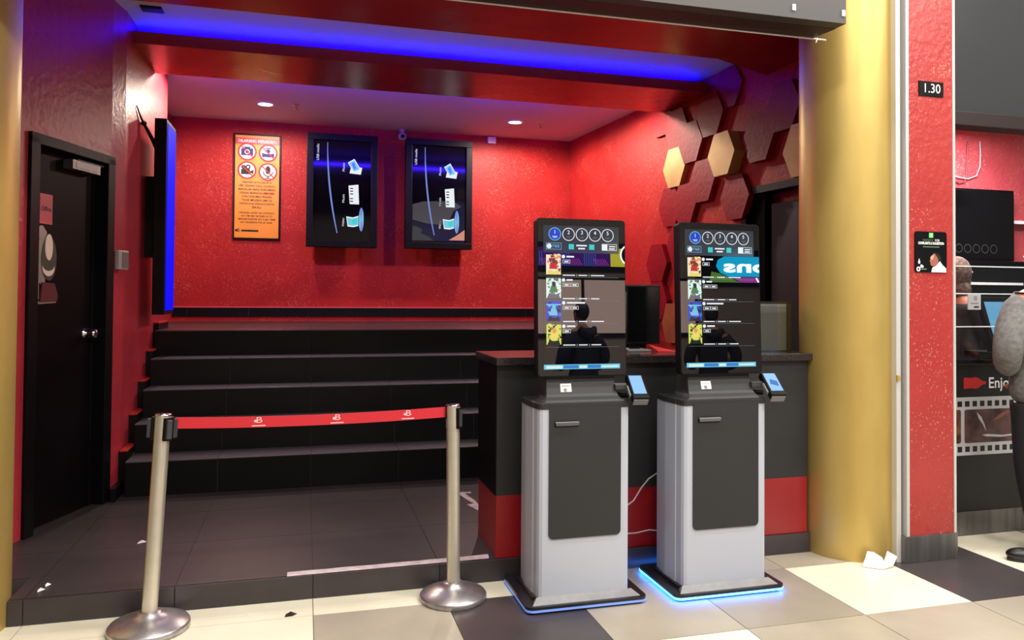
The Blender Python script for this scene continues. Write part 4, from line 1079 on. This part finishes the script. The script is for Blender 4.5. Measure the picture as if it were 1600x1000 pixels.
scrap(-0.815, 4.40, ZP, 0.024, 'white_tape', 'pale scrap on the platform left of the leaning post')
scrap(-0.045, 3.533, 0.0, 0.028, 'black', 'black triangular scrap on the cream tile between the two posts', 0.2)
scrap(0.585, 3.68, 0.0, 0.02, 'steel', 'curled grey scrap behind the base of the upright post', 1.2)

# ------------------------------------------------------------------ snack booth on the right
def booth():
    Yb = 3.73
    struct(MB().box(3.4, 7.0, 5.30, 5.42, 0, 3.6, 'booth_wall').build('wall_booth'))
    struct(MB().box(3.46, 7.0, 3.62, 5.4, 2.9, 3.0, 'ceiling').build('ceiling_booth'))
    struct(MB().box(3.49, 3.56, 3.76, 5.3, 0, 3.5, 'red_pillar').build('wall_booth_side'))
    # header
    e = world(thing('booth_header', (5.0, 3.65, 2.45), 'black gloss header panel above the snack booth window', 'header'))
    MB().box(3.484, 7.0, 3.60, 3.66, 2.53, 4.0, 'booth_header').build('panel', e)
    MB().box(3.484, 7.0, 3.58, 3.70, 2.445, 2.53, 'fascia_under').build('lower_rail', e, bevel=0.006)
    # counter
    e = world(thing('booth_counter', (5.0, 3.9, 0), 'black snack counter printed with a film strip and red bottle', 'counter'))
    b = MB(); b.box(3.565, 7.0, Yb, 4.3, 0.143, 1.03, 'booth_panel')
    T = frame((0, Yb - 0.0015, 0), (1, 0, 0), (0, 0, 1)); w = 0.0008
    # bottle
    bt = [(3.853, 0.885), (3.862, 0.882), (3.905, 0.886), (3.945, 0.882), (3.965, 0.886), (3.995, 0.905), (4.02, 0.908), (4.024, 0.916), (4.02, 0.926), (3.995, 0.929), (3.965, 0.946), (3.945, 0.952), (3.905, 0.947), (3.862, 0.952), (3.853, 0.948)]
    b.flat(bt, 'ink_red', w, T)
    b.text('Enjoy', 4.145, 0.912, 0.092, 'ink_white', w, width=0.20, T=T, bold=0.015)
    # film strip
    b.rect(3.57, 0.481, 5.6, 0.832, 'film_strip', w, T)
    x = 3.58
    while x < 5.5:
        b.rect(x, 0.775, x + 0.034, 0.808, 'booth_panel', w * 2, T); b.rect(x, 0.502, x + 0.034, 0.535, 'booth_panel', w * 2, T); x += 0.0565
    for k, (a, c, m) in enumerate(((3.572, 3.832, 'film_pic_warm'), (3.858, 4.25, 'film_pic'), (4.28, 4.7, 'film_pic_warm'))):
        b.flat(rrect(a, c, 0.555, 0.757, 0.014), m, w * 2, T)
    # streaks in the big picture
    for pts in ([(3.95, 0.74), (3.985, 0.71), (4.01, 0.66), (4.02, 0.62), (3.995, 0.665), (3.965, 0.70)], [(3.99, 0.60), (4.03, 0.605), (4.15, 0.595), (4.25, 0.60), (4.25, 0.59), (4.13, 0.583), (4.02, 0.59)], [(4.06, 0.68), (4.14, 0.73), (4.22, 0.75), (4.2, 0.735), (4.13, 0.70)]):
        b.flat(pts, 'film_strip' if pts[0][0] < 4.0 else 'skin_print', w * 3, T)
    b.build('front_panel', e)
    MB().box(3.565, 7.0, Yb - 0.006, Yb + 0.02, 0.004, 0.143, 'steel_dark').build('kick_plate', e)
    MB().box(3.565, 7.0, Yb - 0.03, 4.32, 1.03, 1.062, 'black_gloss').build('worktop', e, bevel=0.004)
    # glass screen
    e = world(thing('booth_glass', (5.0, 3.75, 1.07), 'clear glass screen with pale horizontal edges above the snack counter', 'glass screen'))
    zs = [1.066, 1.261, 1.462, 1.629]
    for a, c in zip(zs, zs[1:]):
        MB().box(3.485, 7.0, 3.732, 3.738, a, c - 0.004, 'glass').build('glass_pane', e)
        MB().box(3.485, 7.0, 3.730, 3.740, c - 0.005, c + 0.001, 'glass_edge').build('glass_edge', e)
    # card on the glass
    o = MB().box(3.885, 3.98, 3.722, 3.728, 1.363, 1.458, 'light_grey')
    T = frame((3.932, 3.7215, 1.41), (1, 0, 0), (0, 0, 1)); o.ring(0.008, 0.022, 0.006, 0.013, 'mid_grey', 0.0, T=T); o.rect(-0.03, -0.012, 0.03, -0.006, 'mid_grey', 0, T); o.rect(-0.005, -0.036, 0.033, -0.026, 'ink', 0, T)
    tag(o.build('notice_card', origin=(3.93, 3.73, 1.41)), 'small pale grey card fixed to the booth glass', 'card')
    # terminal
    e = world(thing('cash_terminal', (4.43, 4.02, 1.062), 'black touch terminal with a pale blue screen behind the booth glass', 'terminal'))
    Tt = Matrix.Translation((4.43, 3.98, 1.30)) @ Matrix.Rotation(math.radians(10), 4, 'Z') @ Matrix.Rotation(math.radians(-16), 4, 'X')
    MB().box(-0.17, 0.17, 0.0, 0.035, -0.15, 0.15, 'black', T=Tt).build('case', e, bevel=0.006)
    b = MB(); T2 = Tt @ frame((0, -0.001, 0), (1, 0, 0), (0, 0, 1)); b.rect(-0.14, -0.12, 0.14, 0.115, 'e_lblue', 0, T2); b.rect(-0.12, -0.06, 0.0, -0.05, 'e_blue', 0.0006, T2); b.rect(-0.12, -0.1, -0.08, -0.075, 'e_deep', 0.0006, T2); b.rect(-0.06, -0.1, 0.1, -0.08, 'e_white', 0.0006, T2); b.build('screen', e)['label'] = 'pale blue lit screen'
    b = MB(); b.box(4.33, 4.55, 3.97, 4.18, 1.062, 1.08, 'black'); b.box(4.40, 4.48, 4.02, 4.07, 1.08, 1.28, 'black'); b.build('stand', e)
    # goods behind: black menu display, dark back counter
    e = world(thing('menu_display', (5.6, 5.27, 1.9), 'large black switched-off display on the booth back wall', 'display'))
    MB().box(5.17, 5.925, 5.2, 5.27, 1.76, 2.372, 'black').build('case', e, bevel=0.004)
    b = MB(); T = frame((0, 5.1985, 0), (1, 0, 0), (0, 0, 1)); b.rect(5.19, 1.78, 5.905, 2.35, 'black_gloss', 0, T)
    for k in range(5): b.ring(5.33 + 0.092 * k, 1.86, 0.032, 0.038, 'dark_grey', 0.0008, T=T)
    b.build('panel', e)
    MB().box(5.35, 5.7, 5.27, 5.30, 1.9, 2.2, 'black').build('mount', e)
    e = world(thing('back_counter', (5.4, 5.1, 0), 'tall black back counter with a lit white shelf edge in the booth', 'cabinet'))
    MB().box(4.75, 5.925, 4.92, 5.30, 0.0, 1.74, 'black').build('carcass', e, bevel=0.004)
    MB().box(5.15, 5.68, 4.905, 4.92, 1.545, 1.565, 'white').build('shelf_edge', e)
    # wall cables and small boxes
    b = MB(); b.tube([(5.52, 5.285, 2.8), (5.51, 5.285, 2.62), (5.505, 5.285, 2.5), (5.48, 5.285, 2.44), (5.42, 5.285, 2.43), (5.33, 5.285, 2.46), (5.2, 5.285, 2.55)], 0.006, 'cable_dark', n=6)
    tag(b.build('wall_cable', origin=(5.4, 5.285, 2.5)), 'dark maroon looped cable on the pink booth wall', 'cable')
    b = MB(); b.tube([(5.65, 5.285, 2.8), (5.655, 5.285, 2.7), (5.65, 5.285, 2.58), (5.61, 5.285, 2.5), (5.52, 5.285, 2.468), (5.4, 5.285, 2.48), (5.3, 5.285, 2.52), (5.2, 5.285, 2.6)], 0.006, 'cable', n=6)
    tag(b.build('wall_cable', origin=(5.4, 5.28, 2.5)), 'pale looped cable on the pink booth wall', 'cable')
    o = MB().box(3.56, 3.61, 3.80, 3.86, 2.36, 2.5, 'white').build('control_box', origin=(3.5, 3.8, 2.4), bevel=0.003); tag(o, 'white control box on the booth side wall under the header', 'box')
    e = world(thing('green_notice', (3.51, 3.8, 2.1), 'small white and green notice on the booth side of the pillar', 'sign'))
    b = MB(); b.box(3.495, 3.53, 3.765, 3.772, 2.03, 2.155, 'white'); b.box(3.502, 3.526, 3.762, 3.765, 2.05, 2.14, 'ink_green'); b.build('plate', e)
    o = MB().box(5.93, 6.9, 5.23, 5.30, 2.09, 2.118, 'white').build('wall_rail', origin=(6.2, 5.3, 2.1)); tag(o, 'white horizontal rail on the pink booth wall', 'rail')
    for nm, loc, en, sz in (('booth_lamp', (4.9, 4.5, 2.86), 110, 0.9),):
        l = bpy.data.lights.new(nm, 'AREA'); l.energy = en; l.size = sz; l.color = (1, .9, .92)
        q = bpy.data.objects.new(nm, l); C.objects.link(q); q.location = loc
booth()

# ------------------------------------------------------------------ people
def skin(name, joints, edges, m, parent, sub=2, root=0):
    """joints: (x, y, z, rx[, ry])"""
    me = bpy.data.meshes.new(name); me.from_pydata([j[:3] for j in joints], edges, []); me.materials.append(M[m])
    ob = bpy.data.objects.new(name, me); C.objects.link(ob); ob.parent = parent
    md = ob.modifiers.new('skin', 'SKIN')
    md.use_smooth_shade = True
    for i, j in enumerate(joints):
        sv = me.skin_vertices[0].data[i]; sv.radius = (j[3], j[4] if len(j) > 4 else j[3]); sv.use_root = (i == root)
    s = ob.modifiers.new('sub', 'SUBSURF'); s.levels = sub; s.render_levels = sub
    dg = bpy.context.evaluated_depsgraph_get()
    m2 = bpy.data.meshes.new_from_object(ob.evaluated_get(dg)); 
    ob.modifiers.clear(); ob.data = m2; m2.name = name
    for p in m2.polygons: p.use_smooth = True
    if not m2.materials: m2.materials.append(M[m])
    return ob

def hand(parent, T, side=1):
    """five curled fingers; local frame: -z along the fingers, x across the palm, y out of the palm"""
    js = [(0, 0, 0, .026, .018), (0, 0.002, -0.045, .036, .015), (0, 0.004, -0.085, .038, .013)]; ed = [(0, 1), (1, 2)]
    out = []
    for p in js: 
        q = T @ Vector(p[:3]); out.append((q.x, q.y, q.z) + p[3:])
    fg = []
    for k, (x, L) in enumerate(((-.03, .066), (-.01, .075), (.01, .07), (.029, .056))):
        a = Vector((x, 0.004, -0.08)); c1 = a + Vector((0, .008, -L * .5)); c2 = c1 + Vector((0, .02, -L * .3)); c3 = c2 + Vector((0, .02, -L * .12))
        fg.append([a, c1, c2, c3])
    fg.append([Vector((-.028 * side, 0.004, -.03)), Vector((-.05 * side, .014, -.06)), Vector((-.052 * side, .026, -.085)), Vector((-.047 * side, .034, -.1))])
    for f in fg:
        b0 = len(out)
        for i, p in enumerate(f):
            q = T @ p; out.append((q.x, q.y, q.z, (.0095, .009, .0085, .007)[i]))
        ed += [(1 if f is fg[-1] else 2, b0), (b0, b0 + 1), (b0 + 1, b0 + 2), (b0 + 2, b0 + 3)]
    return skin('hand', out, ed, 'skin', parent, sub=1)

def head_mesh(parent, c, hair='hair', scarf=False):
    x, y, z = c      # head centre; facing +y
    b = MB(); b.ball((x, y, z), (0.075, 0.095, 0.115), 'skin', 28, 18); b.ball((x, y + 0.035, z - 0.055), (0.055, 0.06, 0.06), 'skin')
    b.ball((x, y + 0.098, z - 0.012), (0.012, 0.018, 0.022), 'skin', 12, 8)
    for s in (-1, 1):
        b.ball((x + s * 0.076, y - 0.005, z - 0.01), (0.01, 0.02, 0.03), 'skin', 12, 8)
    h = b.build('face', parent)
    for s in (-1, 1):
        b = MB(); b.ball((x + s * 0.03, y + 0.086, z + 0.012), (0.013, 0.008, 0.008), 'white', 12, 8); b.ball((x + s * 0.03, y + 0.093, z + 0.012), (0.006, 0.004, 0.006), 'hair', 10, 6); b.build('eye', h)
    MB().ball((x, y + 0.088, z - 0.06), (0.022, 0.008, 0.007), 'maroon_card', 12, 8).build('mouth', h)
    b = MB()
    if scarf:
        b.ball((x, y - 0.018, z + 0.006), (0.098, 0.108, 0.135), 'scarf', 26, 16); b.ball((x, y - 0.012, z - 0.12), (0.10, 0.09, 0.10), 'scarf', 22, 12)
    else:
        b.ball((x, y - 0.02, z + 0.022), (0.084, 0.098, 0.112), 'hair', 26, 16)
    b.build('headscarf' if scarf else 'hair', parent)

def customer(x, y, rz, label, top, strap=True, scale=1.0):
    e = thing('person', (x, y, 0), label, 'person', rz=rz); e.scale = (scale,) * 3
    # body (continuous) facing +y
    J = [(0, 0, .92, .115, .08), (0, 0, 1.12, .14, .10), (0, .0, 1.32, .16, .10), (0, 0, 1.43, .11, .08), (.02 if strap else 0, .01, 1.50, .055), (.04 if strap else 0, .02, 1.56, .05),
         (-.15, 0, 1.40, .065), (-.265, -.02, 1.15, .045), (-.09, .08, 1.04, .034),
         (.15, 0, 1.40, .065), (.265, 0, 1.15, .045), (.20, .18, 1.05, .034),
         (-.08, 0, .84, .062), (-.095, -.005, .48, .058), (-.055, -.06, .09, .04), (.085, 0, .84, .062), (.12, .02, .48, .058), (.13, .0, .09, .04)]
    E = [(0, 1), (1, 2), (2, 3), (3, 4), (4, 5), (3, 6), (6, 7), (7, 8), (3, 9), (9, 10), (10, 11), (0, 12), (12, 13), (13, 14), (0, 15), (15, 16), (16, 17)]
    skin('body', J, E, 'skin', e)
    HJ = [(0, 0, .80, .20, .155), (0, 0, .98, .20, .15), (0, 0, 1.16, .185, .14), (0, -.005, 1.32, .20, .14), (0, 0, 1.435, .12, .10), (0, 0, 1.50, .075, .075),
          (-.175, -.005, 1.385, .095), (-.255, -.02, 1.26, .084), (-.285, -.035, 1.13, .078), (-.22, .03, 1.06, .07), (-.11, .10, 1.04, .05),
          (.175, -.005, 1.385, .095), (.255, -.01, 1.26, .084), (.285, .0, 1.13, .078), (.25, .08, 1.07, .07), (.205, .17, 1.05, .055)]
    HE = [(0, 1), (1, 2), (2, 3), (3, 4), (4, 5), (3, 6), (6, 7), (7, 8), (8, 9), (9, 10), (3, 11), (11, 12), (12, 13), (13, 14), (14, 15)]
    skin('hoodie', HJ, HE, top, e, root=2)
    b = MB(); b.tube([(-.10, -.085, 1.49), (-.06, -.12, 1.44), (0, -.135, 1.41), (.06, -.12, 1.44), (.10, -.085, 1.49)], [.03, .045, .05, .045, .03], top, n=12); b.build('hood', e)
    b = MB(); strap and b.tube([(-.19, -.10, 1.44), (-.165, -.13, 1.36), (-.13, -.15, 1.24), (-.08, -.155, 1.12), (0.0, -.155, 1.0)], .006, 'black', n=6); strap and b.build('bag_strap', e)
    TJ = [(0, 0, .92, .15, .115), (-.09, 0, .80, .10), (-.095, -.005, .50, .086), (-.075, -.035, .25, .076), (-.055, -.055, .10, .07), (.10, 0, .82, .105), (.118, .01, .50, .086), (.125, .0, .25, .076), (.13, .0, .10, .072)]
    TE = [(0, 1), (1, 2), (2, 3), (3, 4), (0, 5), (5, 6), (6, 7), (7, 8)]
    skin('trousers', TJ, TE, 'trousers', e)
    for s, a in ((-1, math.radians(64)), (1, math.radians(-12))):
        T = Matrix.Translation((-.05 if s < 0 else .13, -.11 if s < 0 else -.02, 0)) @ Matrix.Rotation(a, 4, 'Z')
        b = MB(); b.ball((0, .16, .035), (.047, .085, .036), 'shoe', 18, 10, T=T); b.ball((0, .03, .045), (.043, .12, .048), 'shoe', 18, 10, T=T); b.ball((0, -.03, .06), (.04, .055, .06), 'shoe', 18, 10, T=T)
        sh = b.build('shoe', e)
        b = MB(T=T); pts = [(.046 * math.cos(t), .075 + .165 * math.sin(t)) for t in [2 * PI * i / 24 for i in range(24)]]; b.prism(pts, 0.001, .016, 'sole'); b.build('sole', sh)
    for s, p, r in ((-1, (-.06, .075, 1.04), 20), (1, (.202, .18, 1.045), 70)):
        hand(e, Matrix.Translation(p) @ Matrix.Rotation(math.radians(r), 4, 'X'), s)
    head_mesh(e, (.05 if strap else 0, .035, 1.66))
customer(3.99, 3.33, 0, 'person in grey hoodie, black trousers and black shoes standing at the snack counter', 'hoodie')
customer(2.9, -1.0, 2.9, 'person in navy top out on the walkway, mirrored in the left kiosk screen', 'navy_cloth', False, 0.955)
customer(4.45, -1.05, -2.8, 'person in black top out on the walkway, mirrored in the right kiosk screen', 'trousers', False, 0.94)

def cashier():
    x, y = 4.73, 4.62
    e = thing('person', (x, y, 0), 'person in black with brown headscarf behind the booth glass beside the red pillar', 'person', rz=PI / 2)
    J = [(0, 0, .90, .15, .10), (0, 0, 1.1, .14, .10), (0, 0, 1.3, .15, .10), (0, 0, 1.40, .10, .08), (0, 0, 1.47, .05), (0, .0, 1.53, .048),
         (-.14, 0, 1.37, .06), (-.2, -.06, 1.12, .045), (-.12, -.25, 1.1, .034), (.14, 0, 1.37, .06), (.22, -.07, 1.14, .045), (.16, -.27, 1.12, .034),
         (-.09, 0, .82, .085), (-.1, 0, .45, .06), (-.1, 0, .08, .04), (.09, 0, .82, .085), (.1, 0, .45, .06), (.1, 0, .08, .04)]
    E = [(0, 1), (1, 2), (2, 3), (3, 4), (4, 5), (3, 6), (6, 7), (7, 8), (3, 9), (9, 10), (10, 11), (0, 12), (12, 13), (13, 14), (0, 15), (15, 16), (16, 17)]
    skin('body', J, E, 'skin', e)
    HJ = [(0, 0, .80, .18, .13), (0, 0, 1.1, .17, .13), (0, 0, 1.3, .18, .125), (0, 0, 1.42, .11, .09), (-.16, 0, 1.36, .085), (-.225, -.05, 1.14, .068), (-.15, -.2, 1.1, .052), (.16, 0, 1.36, .085), (.245, -.06, 1.16, .068), (.19, -.21, 1.12, .052)]
    skin('jacket', HJ, [(0, 1), (1, 2), (2, 3), (3, 4), (4, 5), (5, 6), (3, 7), (7, 8), (8, 9)], 'trousers', e, root=1)
    b = MB(); b.tube([(.21, -.09, 1.33), (.265, -.12, 1.25), (.275, -.13, 1.18)], [.012, .014, .014], 'stripe', n=8); b.build('sleeve_stripe', e)
    TJ = [(0, 0, .84, .14, .11), (-.09, 0, .78, .10), (-.1, 0, .45, .08), (-.1, 0, .08, .065), (.09, 0, .78, .10), (.1, 0, .45, .08), (.1, 0, .08, .065)]
    skin('trousers', TJ, [(0, 1), (1, 2), (2, 3), (0, 4), (4, 5), (5, 6)], 'trousers', e)
    for s in (-1, 1):
        b = MB(); b.ball((s * .1, -.05, .036), (.045, .13, .035), 'shoe', 18, 10); b.build('shoe', e)
        hand(e, Matrix.Translation((s * .14 + .02, -.275, 1.11)) @ Matrix.Rotation(math.radians(-80), 4, 'X') @ Matrix.Rotation(PI, 4, 'Z'), s)
    b = MB(); b.ball((0, -.01, 1.615), (.074, .092, .112), 'skin', 26, 16); b.ball((0, -.045, 1.565), (.052, .055, .055), 'skin'); b.ball((0, -.104, 1.605), (.011, .016, .02), 'skin', 12, 8)
    fc = b.build('face', e)
    for s in (-1, 1):
        b = MB(); b.ball((s * .028, -.094, 1.63), (.012, .008, .008), 'white', 12, 8); b.ball((s * .028, -.101, 1.63), (.006, .004, .006), 'hair', 10, 6); b.build('eye', fc)
    MB().ball((0, -.094, 1.565), (.02, .007, .006), 'maroon_card', 12, 8).build('mouth', fc)
    b = MB(); b.ball((0, .012, 1.622), (.095, .103, .128), 'scarf', 26, 16); b.ball((0, .008, 1.50), (.10, .085, .09), 'scarf', 22, 12); b.build('headscarf', e)
cashier()

# ------------------------------------------------------------------ mall side behind the camera (seen only in reflections)
def mall():
    struct(MB().box(-6, 11, -6.1, -6.0, 0, 4.4, 'mall_wall').build('wall_front'))
    struct(MB().box(-6, 11, -6.0, 3.0, 4.4, 4.5, 'mall_ceiling').build('ceiling_mall'))
mall()
def shop_sign():
    e = world(thing('shop_sign', (8.3, -5.95, 2.7), 'backlit cyan shop sign across the walkway, mirrored in the right kiosk screen', 'sign'))
    b = MB(); b.box(7.0, 9.6, -6.0, -5.94, 2.36, 3.05, 'mall_dark')
    T = frame((8.2, -5.93, 2.735), (-1, 0, 0), (0, 0, 1))
    b.flat([(-1.4, -0.19), (0.55, -0.19), (0.72, -0.12), (0.8, 0.0), (0.76, 0.12), (0.62, 0.19), (-1.4, 0.19)], 'sign_cyan', 0, T)
    b.text('sons', 0.02, -0.005, 0.32, 'sign_text', 0.004, width=1.26, T=T, bold=0.03)
    b.flat([(-1.4, -0.3), (0.3, -0.3), (0.45, -0.2), (-1.4, -0.2)], 'sign_line', 0, T)
    b.flat([(0.3, -0.3), (0.95, -0.3), (0.9, -0.1), (0.74, -0.13), (0.55, -0.2)], 'sign_green', 0, T)
    for k in range(12): b.line(-1.3 + k * .11, -0.29, -1.25 + k * .11, -0.21, 0.03, 'sign_text', 0.003, T)
    b.build('panel', e)
    e = world(thing('shop_banner', (4.9, -5.95, 2.8), 'backlit purple and yellow shop banner across the walkway, mirrored in the left kiosk screen', 'banner'))
    T = frame((4.95, -5.93, 2.86), (-1, 0, 0), (0, 0, 1)); b = MB(); b.box(3.7, 6.2, -5.995, -5.94, 2.6, 3.12, 'mall_dark')
    b.rect(-0.36, -0.165, 1.2, 0.165, 'sign_purple', 0, T); b.rect(-1.2, -0.165, -0.36, 0.165, 'sign_yellow', 0, T); b.disc(-0.75, 0.05, 0.2, 'sign_text', 0.003, T=T); b.disc(-0.75, 0.05, 0.175, 'sign_navy', 0.006, T=T)
    for k in range(36):
        u = -0.32 + k * 0.042
        if (k // 6) % 2: b.line(u, -0.16, u, 0.1, 0.012, 'sign_bline', 0.003, T)
        else: b.line(u, -0.15, u + 0.08, -0.03, 0.012, 'sign_line', 0.003, T)
    b.build('panel', e)
    e = world(thing('shop_window', (5.4, -5.97, 1.6), 'wide softly lit shop window across the walkway under the banner', 'window'))  # made-up glowing panel, added to brighten what the kiosk screens mirror
    b = MB(); b.box(3.6, 7.0, -6.0, -5.95, 1.42, 2.5, 'mall_dark'); b.build('frame', e)
    b = MB(); T = frame((0, -5.94, 0), (-1, 0, 0), (0, 0, 1))
    for k in range(3): b.rect(-3.7 - 1.1 * k - 1.04, 1.5, -3.7 - 1.1 * k, 2.45, 'window_glow', 0, T)
    b.build('lit_pane', e)
shop_sign()

# ------------------------------------------------------------------ light
def area(name, loc, rot, sx, sy, energy, color):
    l = bpy.data.lights.new(name, 'AREA'); l.shape = 'RECTANGLE'; l.size = sx; l.size_y = sy; l.energy = energy; l.color = color
    o = bpy.data.objects.new(name, l); C.objects.link(o); o.location = loc; o.rotation_euler = rot; return o
for i, (x, y) in enumerate(((-0.8, 0.6), (1.2, 0.6), (3.2, 0.6), (5.2, 0.6), (0.2, -2.2), (2.6, -2.2), (5.0, -2.2))):
    area('mall_lamp', (x, y, 4.3), (0, 0, 0), 1.2, 0.4, 32 if x < 0.5 else 92, (1.0, 0.97, 0.91))
for i, (x, y) in enumerate(((0.4, 2.4), (2.6, 2.4), (4.4, 2.4))):
    area('mall_lamp', (x, y, 4.3), (0, 0, 0), 0.6, 0.3, 55, (1.0, 0.965, 0.9))
wd = bpy.data.worlds.new('world'); S.world = wd; wd.use_nodes = True
wd.node_tree.nodes['Background'].inputs['Color'].default_value = (1.0, 0.95, 0.9, 1); wd.node_tree.nodes['Background'].inputs['Strength'].default_value = 0.15
for o in C.objects:
    if '_world' in o: del o['_world']
S.view_settings.view_transform = 'Standard'; S.view_settings.look = 'None'; S.view_settings.gamma = 1; S.view_settings.use_curve_mapping = False
S.view_settings.exposure = 0.0
